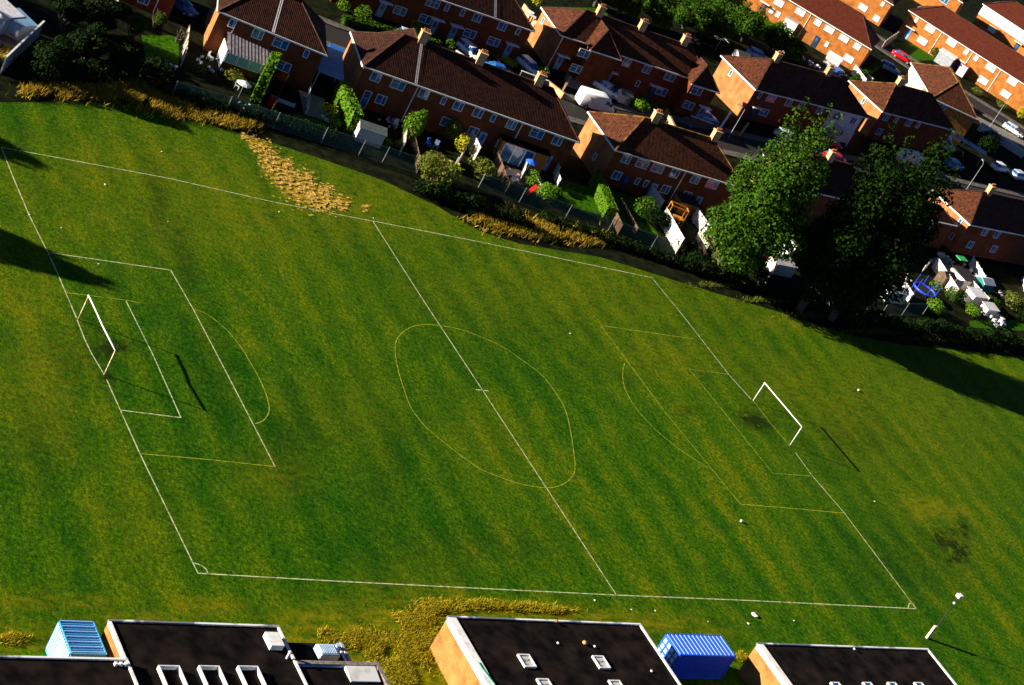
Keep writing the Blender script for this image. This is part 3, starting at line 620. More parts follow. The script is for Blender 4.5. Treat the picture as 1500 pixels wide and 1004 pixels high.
# higher near annex
bx1,_=GP(555,973,H)
nb=empty('flat_roofed_annex',(ax,byy,0),0,'near annex with a stone coping and a pale ramp shaped panel on its roof','building')
stonec=mat('stone_coping',(.26,.22,.18),(.14,.12,.10),scale=3)
MB().box(0,bx1-ax,-8,0,-.3,H-.3).build('wall',tanbrick,nb); MB().box(.1,bx1-ax-.1,-7.9,-.1,H-.3,H-.2).build('roof_deck',roofbit,nb)
MB().box(0,bx1-ax+.05,-.3,.03,H-.3,H+.02).build('coping',stonec,nb); MB().box(bx1-ax-.25,bx1-ax+.05,-8,-.3,H-.3,H+.02).build('coping',stonec,nb)
MB().box(.15,bx1-ax-.4,-.38,-.31,H-.2,H-.06).build('blue_trim',doorb,nb)
X,Y=GP(535,986,H); MB().add([(-1.2,-.7,0),(1.2,-.7,0),(1.2,.55,0),(-1.2,.55,0),(-1.2,-.7,.1),(1.2,-.7,.1),(1.2,.55,.3),(-1.2,.55,.3)],[(0,3,2,1),(4,5,6,7),(0,1,5,4),(1,2,6,5),(2,3,7,6),(3,0,4,7)]).build('roof_panel',whw,nb,loc=(X-ax-.2,Y-byy,H-.2))
x0,y0=GP(0,960,H+.3); xe,_=GP(187,967,H+.3)
b0=flatbuilding('plain dark flat roof with a pale edge, filling the bottom left corner',x0-15,xe,y0-.05,y0-12,H+.3,tanbrick,.12,.3)
for i in range(3): MB().box(i*.35,i*.35+.18,-.1,.12,0,.22).build('roof_bolt',metalw,b0,loc=(14.2+8.2,-.5,H+.18))
# B2
x0,y0=GP(657,902.5,H); x1,_=GP(936,911,H)
b2=flatbuilding('flat roofed building with the widest tan brick wall, left of the royal blue container',x0,x1,y0,y0-16,H,tanbrick,.62,.5)
for px,py in((772,968),(881,970)): X,Y=GP(px,py,H); skylight(b2,X-x0,Y-y0,H-.12,1.1,1.3,.17,False)
for px,py in((800,1004),(905,1006)): X,Y=GP(px,py,H); skylight(b2,X-x0,Y-y0,H-.12,1.1,1.3,.17,False)
MB().box(-.09,-.0,-7.6,-6.5,1.0,2.6).build('wall_louvre',metalw,b2)
gl=MB(); P=[GP(700,970,H),GP(706,980,H),GP(714,990,H),GP(724,1003,H)]
gl.tube([(p[0]-x0,p[1]-y0,H+.05) for p in P],[.035]*4,6).build('green_cable',mat('green_hose',(.0,.35,.16),scale=2),b2)
def pebble(px,py,h,m,r,label,cat='stone',nm='stone'):
    p=G(px,py,h+.02); o=MB().sphere((0,0,r*.6),r,8,.6,.18).build(nm,m,None,True,(p.x,p.y,h)); return tag(o,label,cat)
pebble(817,943,H-.12,white,.13,'small white lump on the dark roof, nearer the left skylight','debris','roof_debris'); pebble(856,943.5,H-.12,chimb,.22,'pale tan chunk on the dark roof beyond the right skylight','debris','roof_debris'); pebble(871,948,H-.12,white,.12,'tiny white lump right beside the pale tan chunk on the roof','debris','roof_debris')
pebble(815,911,H,pot,.15,'reddish ball lying on the far edge of the tan walled flat roof','ball','ball')
pebble(954,984,H-.12,white,.14,'white lump on the dark roof near the royal blue container','debris','roof_debris')
pebble(1251,951.5,H-.02,white,.14,'white lump on the pale far edge of the right hand flat roof','debris','roof_debris')
x0,y0=GP(1110,942,H); x1,_=GP(1360,951,H)
b3=flatbuilding('flat roofed building in the bottom right corner beside the lamp post',x0,x1,y0,y0-14,H,tanbrick,.55,.45)
for px in(1225,1272,1308,1347): X,Y=GP(px,1004,H); skylight(b3,X-x0,Y-y0-.3,H-.12,1.0,1.2,.2,True)
# ---------------------------------------------------------------- containers
ribm=paint('sunlit_blue_rib',(.30,.50,.95),.5)  # pale blue paints sunlight onto the container roof ribs
def container(px,py,L,Wd,label,m,long_x,panels,length_txt='container'):
    p=G(px,py,2.59); r=empty('shipping_container',(p.x,p.y,0),0,label,'container','shipping containers'); h=2.59
    lx,ly=(L,Wd) if long_x else (Wd,L)
    def corr(a,b,n,out,nm,hor=False,z0=.15,z1=2.5):
        a=Vector(a);b=Vector(b);d=(b-a)/n; o=Vector(out); mb=MB(); pr=[]
        for i in range(n):
            for t,q in((0,0),(.28,0),(.42,1),(.78,1),(.92,0)): pr.append(a+d*(i+t)-o*.05*q*1.0)
        pr.append(b)
        for u_,v_ in zip(pr,pr[1:]): mb.add([(u_.x,u_.y,z0),(v_.x,v_.y,z0),(v_.x,v_.y,z1),(u_.x,u_.y,z1)],[(0,1,2,3)])
        return mb.build(nm,m,r)
    corr((.05,-.03,0),(lx-.05,-.03,0),int(lx/.28),(0,1,0),'side_panel'); corr((.05,-ly+.03,0),(lx-.05,-ly+.03,0),int(lx/.28),(0,-1,0),'side_panel')
    corr((lx-.03,-.05,0),(lx-.03,-ly+.05,0),int(ly/.28),(1,0,0),'end_panel')
    # corrugated roof
    mb=MB(); n=int((lx if panels=='x' else ly)/.22)
    for i in range(n):
        for t0,t1,z0,z1 in((0,.3,0,0),(.3,.45,0,-.06),(.45,.75,-.06,-.06),(.75,1,-.06,0)):
            if panels=='x':
                a=lx*(i+t0)/n;b=lx*(i+t1)/n; mb.add([(a,-ly,h+z0),(b,-ly,h+z1),(b,0,h+z1),(a,0,h+z0)],[(0,1,2,3)])
            else:
                a=-ly*(i+t0)/n;b=-ly*(i+t1)/n; mb.add([(0,b,h+z1),(lx,b,h+z1),(lx,a,h+z0),(0,a,h+z0)],[(0,1,2,3)])
    mb.build('roof_panel',m,r)
    rbm=MB()  # pale strips imitate the sunlit sides of the ribs
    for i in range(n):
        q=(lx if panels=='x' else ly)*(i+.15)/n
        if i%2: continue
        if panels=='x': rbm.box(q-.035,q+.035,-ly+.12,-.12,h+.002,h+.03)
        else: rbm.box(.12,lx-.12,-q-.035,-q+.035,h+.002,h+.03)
    tag(rbm.build('sunlit_rib_strip',ribm,r),kind='stuff')
    f=MB(); e=.08
    for x in(0,lx-e):
        for y in(-ly,-e): f.box(x,x+e,y,y+e,0,h+.02)
    f.box(0,lx,-e,0,h-.1,h+.015).box(0,lx,-ly,-ly+e,h-.1,h+.015).box(0,e,-ly+e,-e,h-.1,h+.015).box(lx-e,lx,-ly+e,-e,h-.1,h+.015).box(0,lx,-e,0,0,.15).box(0,lx,-ly,-ly+e,0,.15).box(0,e,-ly+e,-e,0,.15).box(lx-e,lx,-ly+e,-e,0,.15)
    f.build('frame',m,r); return r,lx,ly
lb=paint('light_blue_paint',(.05,.33,.62),.5); rb=paint('royal_blue_paint',(.006,.10,.80),.45)
c1,lx,ly=container(86,909,2.99,2.44,'light blue steel container with a ribbed roof, in the bottom left corner',lb,False,'y')
db=MB()
for i in range(11): y=-.12-i*.25; db.box(-.03,.02,y-.16,y,.2,2.45)
db.box(-.06,-.03,-1.9,-1.4,.9,1.9)
db.build('door',paint('pale_blue_paint',(.42,.66,.80),.5),c1)
c2,lx,ly=container(976,928,6.06,2.44,'royal blue shipping container with a patchy white and blue end',rb,True,'x')
dd=MB(); random.seed(3)
dd.box(-.02,.0,-ly+.08,-.08,.15,2.49); e=dd.build('door',rb,c2)
pt=MB()
for i in range(4):
    for j in range(4):
        y=-.15-i*.56; z=.25+j*.56; pt.box(-.04,-.02,y-.42+U(0,.1),y-U(0,.1),z,z+.42-U(0,.08))
pt.build('pale_patch',paint('white_blue_paint',(.62,.75,.85),.5),e)
# ---------------------------------------------------------------- lamp post by the pitch corner
p=G(1358,935); lp=empty('floodlight_post',(p.x,p.y,0),0,'tall thin floodlight post on a perforated concrete stub, at the pitch corner','lamp post')
MB().box(-.16,.16,-.12,.12,0,1.55).build('concrete_stub',cream,lp)
hm=MB()
for i in range(5): hm.box(-.04,.04,-.125,-.12,.25+i*.28,.33+i*.28).box(-.165,-.16,-.04,.04,.25+i*.28,.33+i*.28)
hm.build('bolt_holes',rubber,lp)
MB().tube([(.22,0,0),(.22,0,5.2)],[.06,.045]).build('pole',mat('dark_steel',(.03,.03,.03),scale=2),lp)
MB().box(-.0,.5,-.22,.25,5.15,5.5).build('lamp_head',white,lp)
MB().box(.1,.3,-.1,.1,4.4,4.55).build('sensor',white,lp)
# ---------------------------------------------------------------- litter and balls
def ball(px,py,label): p=G(px,py); tag(MB().sphere((0,0,.13),.14,12).build('football',white,None,True,(p.x,p.y,0)),label,'ball')
ball(1085,765,'white football on the grass below the right hand penalty area'); ball(1257,573,'white football on the open grass between the goal and the shaded strip')
def litter(px,py,s,label):
    s=s*.65; p=G(px,py); mb=MB(); mb.sphere((0,0,s*.25),s,10,.35,.3); tag(mb.build('litter',white,None,False,(p.x,p.y,0)),label,'litter','litter on the field')
litter(1105,901.5,.46,'largest white plastic bag lying outside the near touchline')
for px,py,s,l in((1096,914,.18,'white scrap just below the largest plastic bag'),(1163,909.5,.13,'white scrap outside the near touchline, right of the largest bag'),(1037,911,.1,'tiny white scrap above the royal blue container'),
  (925,893.5,.13,'white scrap just outside the end of the halfway line'),(960,895,.13,'pale scrap right of the scrap at the halfway line end'),(871,880,.16,'white scrap just inside the buildings, left of the halfway line end'),
  (154,271,.2,'pale scrap on the grass below the far touchline at the left'),(90,334,.12,'white scrap near the left goal line above the penalty area'),(144.5,387,.12,'white scrap just under the upper edge of the left penalty area'),
  (236.6,222.6,.13,'white scrap beyond the far touchline at the left'),(409,311,.14,'white scrap below the straw patch'),(246,325,.1,'tiny white scrap between the dark mown bands'),(43,315,.13,'white scrap on the left goal line'),
  (1281,735,.15,'white scrap right of the right hand penalty area corner'),(835,489,.15,'pale scrap right of the centre circle'),(547,320,.12,'white scrap where the halfway line meets the far touchline'),(1320,446,.01,'') ):
    if l: litter(px,py,s,l)
litter(1223,466,.3,'pale blue scrap in the shade under the darkest tree')
# ================================================================ PLANTS
def leaves(mb,cells,n,size,up=.35,shell=.55):
    tot=sum(c[3]*c[4]*c[5] if len(c)>5 else c[3]**3 for c in cells)
    for c in cells:
        x,y,z,rx=c[:4]; ry=c[4] if len(c)>4 else rx; rz=c[5] if len(c)>5 else rx
        k=max(3,int(n*(rx*ry*rz)/tot))
        for _ in range(k):
            d=Vector((random.gauss(0,1),random.gauss(0,1),random.gauss(0,1))).normalized(); q=shell+(1-shell)*math.sqrt(R())
            q*=1+.22*noise.noise(Vector((x+d.x*1.7,y+d.y*1.7,z+d.z*1.7)))
            p=Vector((x+d.x*rx*q,y+d.y*ry*q,z+d.z*rz*q))
            if p.z<.05: p.z=U(.03,.2)
            nrm=(d+Vector((random.gauss(0,.5),random.gauss(0,.5),random.gauss(0,.5)+up))).normalized()
            t=nrm.cross(Vector((0,0,1))); t=t.normalized() if t.length>.01 else Vector((1,0,0)); b=nrm.cross(t)
            a=U(0,6.28); u_=(t*math.cos(a)+b*math.sin(a)); v_=nrm.cross(u_); s=size*U(.6,1.35)
            o=len(mb.v); mb.v+=[tuple(p-u_*s*.55),tuple(p+v_*s*.38),tuple(p+u_*s*.6-nrm*s*.15),tuple(p-v_*s*.38)]; mb.f.append((o,o+1,o+2,o+3))
def tree(name,label,bx,by,H,rad,m=None,n=9000,size=.5,plumes=7,z0=2.0,lean=(0,0),cat='tree',group=None,trunk_r=.35,conic=0,seed=1):
    random.seed(seed); r=empty(name,(bx,by,0),0,label,cat,group)
    tb=MB(); tops=[]; cells=[]
    for i in range(plumes):
        a=6.283*i/max(1,plumes-1)+U(-.3,.3); d=0 if i==0 else rad*U(.42,.62); hh=H*(1 if i==0 else U(.72,.97))
        px,py=math.cos(a)*d,math.sin(a)*d
        tb.tube([(0,0,-.2),(px*.15,py*.15,H*.12),(px*.7,py*.7,hh*.4),(px,py,hh*.78)],[trunk_r,trunk_r*.7,trunk_r*.3,.02],7)
        zz=z0+U(0,1.5); steps=int((hh-zz)/1.5)
        for k in range(steps):
            t=(k+.5)/steps; z=zz+(hh-zz)*t
            prof=math.sin(min(1,t*2.2+.25)*1.57)*(1-t)**(.55+conic*.5)*1.25 if not conic else (1-t)**.8
            rr=rad*.62*max(.12,prof)
            q=U(0,6.28); o=rr*.35
            cells.append((px*(.5+.6*t)+math.cos(q)*o+lean[0]*z,py*(.5+.6*t)+math.sin(q)*o+lean[1]*z,z,rr*U(.7,1.05),rr*U(.7,1.05),U(.8,1.5)*max(.5,rr*.55)))
        for k in range(4):
            t=U(.3,.8); tb.tube([(px*.6*t,py*.6*t,hh*t*.8),(px*t+U(-1,1)*rad*.4,py*t+U(-1,1)*rad*.4,hh*t*.85+.6)],[.07,.02],5)
    if conic:
        cells=[]; z=z0
        while z<H: t=z/H; rr=rad*min(1,(t+.15)*2.2)*(1-t**3.2)**.8+.35; cells.append((0,0,z,rr,rr,1.0)); z+=.8
    tb.build('trunk',bark,r); cb=MB(); leaves(cb,cells,n,size,shell=.1 if conic else .55); cb.build('crown',m or leafA,r); return r
def bush(name,label,px,py,rad,h,m,n=500,size=.2,blobs=5,cat='bush',world=None,group=None,seed=None):
    random.seed(seed if seed is not None else int(px*7+py)); p=Vector((*world,0)) if world else G(px,py)
    r=empty(name,(p.x,p.y,0),0,label,cat,group); cells=[(0,0,h*.45,rad*.7,rad*.7,h*.45)]
    for i in range(blobs):
        a=U(0,6.28);d=rad*U(.35,.65); cells.append((math.cos(a)*d,math.sin(a)*d,h*U(.3,.72),rad*U(.35,.55),rad*U(.35,.55),h*U(.22,.34)))
    st=MB()
    for i in range(4): st.tube([(U(-.1,.1),U(-.1,.1),-.05),(U(-.5,.5)*rad,U(-.5,.5)*rad,h*.7)],[.05,.015],5)
    st.build('stem',bark,r); cb=MB(); leaves(cb,cells,n,size,shell=.75); cb.build('foliage',m,r); return r
def hedge(label,a,b,w,h,m,dens=55,size=.22,name='hedge',world=False,rnd=.3):
    A=Vector((*a,0)) if world else G(*a); B=Vector((*b,0)) if world else G(*b); L=(B-A).length; az=azof(A,B)
    random.seed(int(L*100)); r=empty(name,(A.x,A.y,0),az,label,'hedge')
    core=MB(); core.box(.1,L-.1,-w/2+.12,w/2-.12,0,h-.15); core.build('stems',leafD,r)
    mb=MB(); n=int(dens*L*(w+2*h)/1.2)
    for _ in range(n):
        x=U(-.1,L+.1); q=U(0,w+2*h); bump=1+.12*noise.noise(Vector((x*.8,q,3)))
        if q<h: p=Vector((x,-w/2*bump,q));nr=Vector((0,-1,.2))
        elif q<h+w: p=Vector((x,q-h-w/2,h*bump-.25*(abs(q-h-w/2)/(w/2))**3*rnd));nr=Vector((0,0,1))
        else: p=Vector((x,w/2*bump,q-h-w));nr=Vector((0,1,.2))
        if R()<.06: p.x=0 if R()<.5 else L; nr=Vector((-1 if p.x==0 else 1,0,.2)); p.y=U(-w/2,w/2); p.z=U(0,h)
        nr=(nr+Vector((random.gauss(0,.45),random.gauss(0,.45),random.gauss(0,.45)))).normalized(); t=nr.cross(Vector((.3,.2,1))).normalized(); b_=nr.cross(t); s=size*U(.6,1.3)
        mb.quadc(p,t*s*.5,b_*s*.4)
    mb.build('foliage',m,r); return r
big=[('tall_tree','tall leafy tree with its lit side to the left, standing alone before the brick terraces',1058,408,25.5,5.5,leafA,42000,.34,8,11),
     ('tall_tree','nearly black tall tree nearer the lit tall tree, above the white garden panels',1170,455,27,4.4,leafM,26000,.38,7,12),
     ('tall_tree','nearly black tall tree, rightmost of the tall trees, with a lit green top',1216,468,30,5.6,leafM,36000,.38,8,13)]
for nm,l,px,py,H_,rd,m,n,s,pl,sd_ in big:
    p=G(px,py); tree(nm,l,p.x,p.y,H_,rd,m,n,s,pl,z0=1.6,group=None,trunk_r=.45,seed=sd_)
# trees standing just outside the left edge: seen through the shade they throw on the field
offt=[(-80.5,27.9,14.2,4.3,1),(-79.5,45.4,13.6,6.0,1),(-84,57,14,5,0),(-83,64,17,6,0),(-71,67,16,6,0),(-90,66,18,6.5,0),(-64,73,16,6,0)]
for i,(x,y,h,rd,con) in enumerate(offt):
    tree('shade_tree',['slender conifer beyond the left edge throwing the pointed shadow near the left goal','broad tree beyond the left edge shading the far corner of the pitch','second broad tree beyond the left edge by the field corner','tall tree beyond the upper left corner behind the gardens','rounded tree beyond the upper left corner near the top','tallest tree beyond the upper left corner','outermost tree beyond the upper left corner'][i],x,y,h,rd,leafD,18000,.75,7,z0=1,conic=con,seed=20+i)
# top-left garden trees and shrubs
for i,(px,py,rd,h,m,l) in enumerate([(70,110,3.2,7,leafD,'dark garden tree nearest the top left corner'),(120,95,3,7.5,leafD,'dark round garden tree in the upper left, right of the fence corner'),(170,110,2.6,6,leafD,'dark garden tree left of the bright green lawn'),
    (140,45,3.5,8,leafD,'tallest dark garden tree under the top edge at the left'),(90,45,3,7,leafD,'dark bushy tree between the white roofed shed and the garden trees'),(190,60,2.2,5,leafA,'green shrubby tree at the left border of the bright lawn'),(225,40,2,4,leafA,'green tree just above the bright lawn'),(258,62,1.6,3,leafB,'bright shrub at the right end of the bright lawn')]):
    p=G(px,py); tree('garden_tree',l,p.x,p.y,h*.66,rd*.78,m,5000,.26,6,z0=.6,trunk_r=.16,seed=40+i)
BS=[(593,208,1.3,4.6,leafB,1500,.22,'round_conifer','round topped bright green conifer against the long terrace wall'),
 (617,170,1.1,5.2,leafA,900,.22,'shrub','loose green tall shrub just behind the round conifer'),
 (630,268,2.6,3.8,leafG,2200,.24,'shrub','large olive shrub at the field fence left of the white panels'),
 (648,262,1.7,2.6,leafY,700,.26,'shrub','bright yellow leaved shrub growing over the field fence'),
 (632,283,1.0,1.6,leafY,240,.24,'shrub','small yellow leaved branches low on the field fence'),
 (672,222,.9,2.4,leafY,320,.24,'shrub','yellow shrub leaning on the tall pale fence panel'),(690,228,.5,1.6,leafY,120,.22,'shrub','narrow yellow shrub right of the tall pale fence panel'),
 (656,205,1.5,3.0,leafG,900,.24,'shrub','olive shrub in the shaded garden above the large field shrub'),
 (702,262,2.0,2.8,leafG,1500,.22,'shrub','rounded olive shrub between the pale panel and the patio doors'),
 (562,213,.9,1.1,leafB,260,.2,'shrub','small bright green bush beside the grey shed'),(583,216,.7,1.0,leafG,160,.2,'shrub','low scrubby bush at the field fence right of the grey shed'),
 (775,272,1.4,2.0,leafB,700,.2,'shrub','round clipped bright bush beside the patio'),(798,293,1.7,2.2,leafB,900,.22,'shrub','bright leafy bush with a ragged top at the field fence'),(790,288,1.0,1.6,leafB,350,.2,'shrub','small bright bush between the two round ones'),
 (942,318,2.0,3.0,leafA,1500,.24,'shrub','round green shrub left of the white fence panels'),(955,332,1.9,2.6,leafD,1100,.24,'shrub','darker green shrub in front of the round green one'),
 (878,160,1.0,1.2,leafG,240,.2,'shrub','small shrub behind the sunlit gable, at the road'),(935,160,2.1,1.8,leafB,1100,.22,'shrub','broad bright garden bush behind the white van'),(917,153,.9,1.3,leafG,240,.2,'shrub','small grey green bush left of the broad one'),
 (790,115,.9,2.0,leafB,350,.2,'shrub','bright shrub beside the small silver car'),(612,52,1.5,1.7,leafB,550,.2,'shrub','bright shrub in the front garden above the road'),(528,28,1.5,2.2,leafB,450,.2,'shrub','bright pointed shrub at the top left of the front gardens'),(655,75,.8,2.0,leafB,260,.2,'shrub','bright narrow shrub beside the white canopied car'),
 (500,15,1.0,1.5,leafB,300,.2,'shrub','small bright shrub under the top edge left of the pointed one'),(745,95,1.4,1.0,leafY,350,.2,'flower_bed','bed of yellow flowers above the blue car'),(722,82,1.0,.9,leafG,250,.2,'shrub','low dry bush between the white car and the flowers'),
 (1105,405,2.1,2.4,leafD,1300,.24,'shrub','dark leafy shrub at the foot of the lit tall tree'),(1098,392,1.0,1.6,leafB,300,.2,'shrub','bright green patch of shrub beside the tall tree foot'),(1148,358,1.6,2.2,leafB,550,.22,'shrub','bright shrub right behind the white panels between the tall trees'),
 (1000,372,1.6,2.0,leafD,800,.22,'shrub','dark shrub between two white panels at the field'),(1015,385,1.5,1.8,leafD,700,.22,'shrub','lower dark shrub near the tall tree trunk'),
 (1365,455,1.9,2.0,leafB,700,.22,'shrub','bright shrub beside the blue framed trampoline'),(1392,440,1.8,2.2,leafA,900,.22,'shrub','green shrub right of the trampoline'),(1368,425,1.0,1.5,leafB,260,.2,'shrub','small lime shrub behind the trampoline'),(1420,462,1.5,1.8,leafB,450,.22,'shrub','bright shrub below the white shed roofs'),
 (1445,450,1.8,2.0,leafA,700,.24,'shrub','loose green shrub right of the white shed roofs'),(1480,452,2.2,2.6,leafG,1100,.24,'shrub','olive shrub near the right edge'),(1497,470,1.4,2.0,leafD,500,.24,'shrub','dark shrub at the right edge'),
 (1438,222,3.0,4.5,leafD,1800,.28,'shrub','dark round tree by the pale roadside wall'),(1370,85,1.7,2.4,leafA,900,.24,'shrub','leafy bush between the red car and the white bay'),(1430,138,1.6,1.5,leafG,350,.24,'shrub','verge bush below the boarded windows'),(1466,158,1.6,1.3,leafG,350,.24,'shrub','second verge bush by the sunlit row'),(1494,172,1.5,2.0,leafY,450,.24,'shrub','yellow green shrub at the right edge by the road'),
 (1085,128,1.3,1.6,leafB,300,.22,'shrub','bright shrub beside the grey aerial frame'),(340,118,1.6,1.2,leafG,380,.2,'shrub','olive bush in front of the lean-to with blue windows'),(365,112,1.0,1.2,leafG,240,.2,'shrub','small olive bush right below the blue windows'),(442,122,.9,2.2,leafB,260,.2,'shrub','narrow bright shrub left of the blue porch'),(425,118,1.1,1.8,leafA,260,.2,'shrub','dim green shrub below the drainpipe'),
 (478,172,1.2,1.6,leafY,300,.22,'shrub','yellow green plant left of the tall hedge'),(488,185,1.0,1.1,leafB,260,.2,'shrub','leafy plant at the foot of the tall hedge'),(470,195,1.6,1.0,leafA,400,.2,'shrub','low creeping plant along the field fence'),(290,105,1.2,1.0,leafG,200,.2,'shrub','dry bush among the shaded clutter')]
for b in BS: bush(b[7],b[8],b[0],b[1],b[2],b[3],b[4],b[5],b[6],cat='flower bed' if 'flower' in b[7] else 'bush')
hedge('tall narrow clipped hedge column left of the shaded wall of the short terrace',(372,152),(387,118),1.0,3.6,leafB)
hedge('long bright clipped hedge running from the blue porch to the field fence',(512,196),(491,148),1.2,2.6,leafB)
hedge('long bright hedge dividing the two lit lawns, in front of the gable end',(889,322),(868,272),1.3,1.7,leafB,size=.12,dens=160)
hedge('low dark hedge in front of the upper terrace across the road',(500,35),(640,72),1.2,1.1,leafA)
# woodland strip behind at the top, a row of trees
for i,(px,py,rd,h) in enumerate([(905,22,3.2,6),(955,38,3.4,6.5),(1000,42,3.5,7),(1040,55,3.6,7),(1085,62,3.6,7),(1125,75,3.2,6),(1150,88,2.6,4.5),(870,10,3,6),(985,12,3.5,8),(1050,25,3.5,8)]):
    p=G(px,py); tree('garden_tree',['green tree top directly behind the tall chimney pair','broad green tree left of the middle of the tree belt','green tree at the middle of the tree belt','green tree right of the middle of the tree belt','rounded green tree left of the sunlit orange row','green tree nearest the sunlit orange row','small low tree at the right end of the tree belt','green tree at the left end of the tree belt','taller green tree cut by the top edge, left one','taller green tree cut by the top edge, right one'][i],p.x,p.y,h,rd,leafA,6000,.32,6,z0=.8,trunk_r=.2,seed=60+i,group='tree belt behind the terraces')
# ---------------------------------------------------------------- long grass
def blades(name,mb_pts,m,hmin,hmax,w,lean=.5):
    mb=MB()
    for p in mb_pts:
        h=U(hmin,hmax); a=U(0,6.28); l=lean*h; d=Vector((U(-l,l),U(-l,l),h)); q=Vector((math.cos(a),math.sin(a),0))*w*U(.5,1.2)
        o=len(mb.v); P=Vector(p); mb.v+=[tuple(P-q),tuple(P+q),tuple(P+d)]; mb.f.append((o,o+1,o+2))
    return tag(mb.build(name,m),kind='stuff')
random.seed(5)
def scatter(cells,n,edge=True):
    out=[]; tot=sum(c[2]*c[3] for c in cells)
    for (px,py,rx,ry,*_) in cells:
        for _i in range(int(n*rx*ry/tot)):
            x=px+random.gauss(0,.5)*rx; y=py+random.gauss(0,.5)*ry; g=G(x,y)
            if noise.noise(g*.6)>-.25+U(-.2,.2): out.append((g.x,g.y,0))
    return out
far=[(45,135,20,8),(70,128,22,9),(95,135,25,12),(125,135,25,10),(160,138,25,12),(190,130,30,18),(215,150,28,14),(240,150,25,12),(265,162,25,12),(300,168,25,10),(330,178,25,10),(360,184,22,9),
     (705,318,25,10),(740,330,28,12),(770,335,28,12),(800,340,28,12),(835,345,28,10),(870,352,25,9),(730,318,25,10)]
blades('long_dry_grass',scatter(far,24000),gold,.25,.8,.07,.8)
nearc=[(600,915,30,18),(620,940,25,25),(640,890,35,10),(700,886,40,7),(760,889,40,6),(810,894,30,6),(590,960,35,30),(560,950,25,16),(520,935,40,14),(620,905,20,14),(500,925,30,6),(20,935,20,8),(1075,962,16,6),(1085,965,10,5),(590,990,30,16)]
blades('rough_grass',scatter(nearc,42000),yel,.08,.34,.035,1.0)
blades('rough_grass',scatter([(1060,418,50,4),(1130,440,50,4),(1200,462,50,5),(1300,486,60,5),(1400,497,60,5),(1480,505,40,5)],7000),leafG,.12,.4,.06,1.0)
# straw swath
mb=MB()
for (px,py,r) in TAN:
    for _ in range(int(r*r*3.9)):
        x=px+random.gauss(0,.48)*r;y=py+random.gauss(0,.42)*r; g=G(x,y)
        if noise.noise(Vector((g.x*1.1+g.y*.5,g.y*2.2-g.x*.9,0)))+.6*noise.noise(Vector((g.x*3.5,g.y*3.5,5)))<.10+U(-.18,.18): continue
        a=U(-.9,.1); u_=Vector((math.cos(a),math.sin(a),U(-.15,.15)))*U(.04,.15); v_=Vector((-math.sin(a),math.cos(a),U(-.4,.4)))*U(.025,.06); mb.quadc((g.x,g.y,U(.02,.08)),u_,v_)
tag(mb.build('straw_swath',hay),kind='stuff')
# dark bramble bank behind the field fence
def bank(name,cells,m,n,size,label=None):
    mb=MB(); C_=[]
    for px,py,rx,h in cells:
        g=G(px,py); C_.append((g.x,g.y,h*.5,rx,rx*.7,h*.55))
    leaves(mb,C_,n,size); tag(mb.build(name,m),kind='stuff')
bank('bramble_bank',[(620+i*18,285+i*6.0,1.5,1.6+.5*math.sin(i*2.1)) for i in range(9)]+[(800+i*22,326+i*7.2,1.3,1.3) for i in range(10)]+[(1010+i*20,396+i*6.3,1.5,1.5+.4*math.sin(i)) for i in range(12)]+[(1255+i*24,474+i*3.6,1.8,1.9+.4*math.sin(i*1.7)) for i in range(11)],leafD,17000,.3)
bank('ivy_bank',[(250+i*25,140+i*7,1.8,1.4) for i in range(10)]+[(60+i*28,118-i*1,2,2) for i in range(7)],leafD,7000,.3)

bush('shrub','orange brown sunlit shrub at the left edge below the brown box shed',6,88,1.0,1.4,gold,400,.2,cat='bush')
bush('shrub','yellow shrub at the top edge left of the hipped end behind the roofs',783,6,1.2,2.0,leafY,400,.22,cat='bush')
# ================================================================ FENCES, SHEDS, VEHICLES, GARDEN THINGS
def wirefence(label,pts,h=1.9,dens=.13):
    A=G(*pts[0]); r=empty('mesh_fence',(A.x,A.y,0),0,label,'fence'); P=[G(*p)-A for p in pts]
    for p in P: MB().tube([(p.x,p.y,-.1),(p.x,p.y,h+.1)],[.05,.05],6).build('post',steel,r)
    for a,b in zip(P,P[1:]):
        n=max(1,int((b-a).length/3.2))
        for i in range(1,n): q=a+(b-a)*i/n; MB().tube([(q.x,q.y,-.1),(q.x,q.y,h+.1)],[.045,.045],6).build('post',steel,r)
        L=(b-a).length; d=(b-a)/L; w=MB(); nn=int(L/dens); t=.016; N_=Vector((-d.y,d.x,0))
        for i in range(-int(h/dens),nn):
            for sgn in(1,-1):
                s0=i*dens;s1=s0+h; z0,z1=(0,h) if sgn>0 else(h,0)
                if s0<0: z0=z0+sgn*(-s0); s0=0
                if s1>L: z1=z1-sgn*(s1-L); s1=L
                if s1-s0<.05: continue
                p=a+d*s0;q=a+d*s1
                w.add([(p.x,p.y,z0-t),(q.x,q.y,z1-t),(q.x,q.y,z1+t),(p.x,p.y,z0+t)],[(0,1,2,3)])
        w.bar((a.x,a.y,h),(b.x,b.y,h),.03); w.bar((a.x,a.y,.05),(b.x,b.y,.05),.03); w.build('wire_mesh',greenm,r)
    return r
wirefence('green wire mesh fence along the field between the yellow shrub and the white panels',[(700,276),(760,297),(827,321),(889,341),(952,366),(985,380)])
wirefence('green wire mesh fence along the field left of the yellow shrub',[(250,143),(330,165),(400,188),(470,210),(525,228),(560,238),(610,254)])
wirefence('green wire mesh fence below the white shed in the gardens at the right',[(1240,460),(1290,462),(1350,463)],1.9)
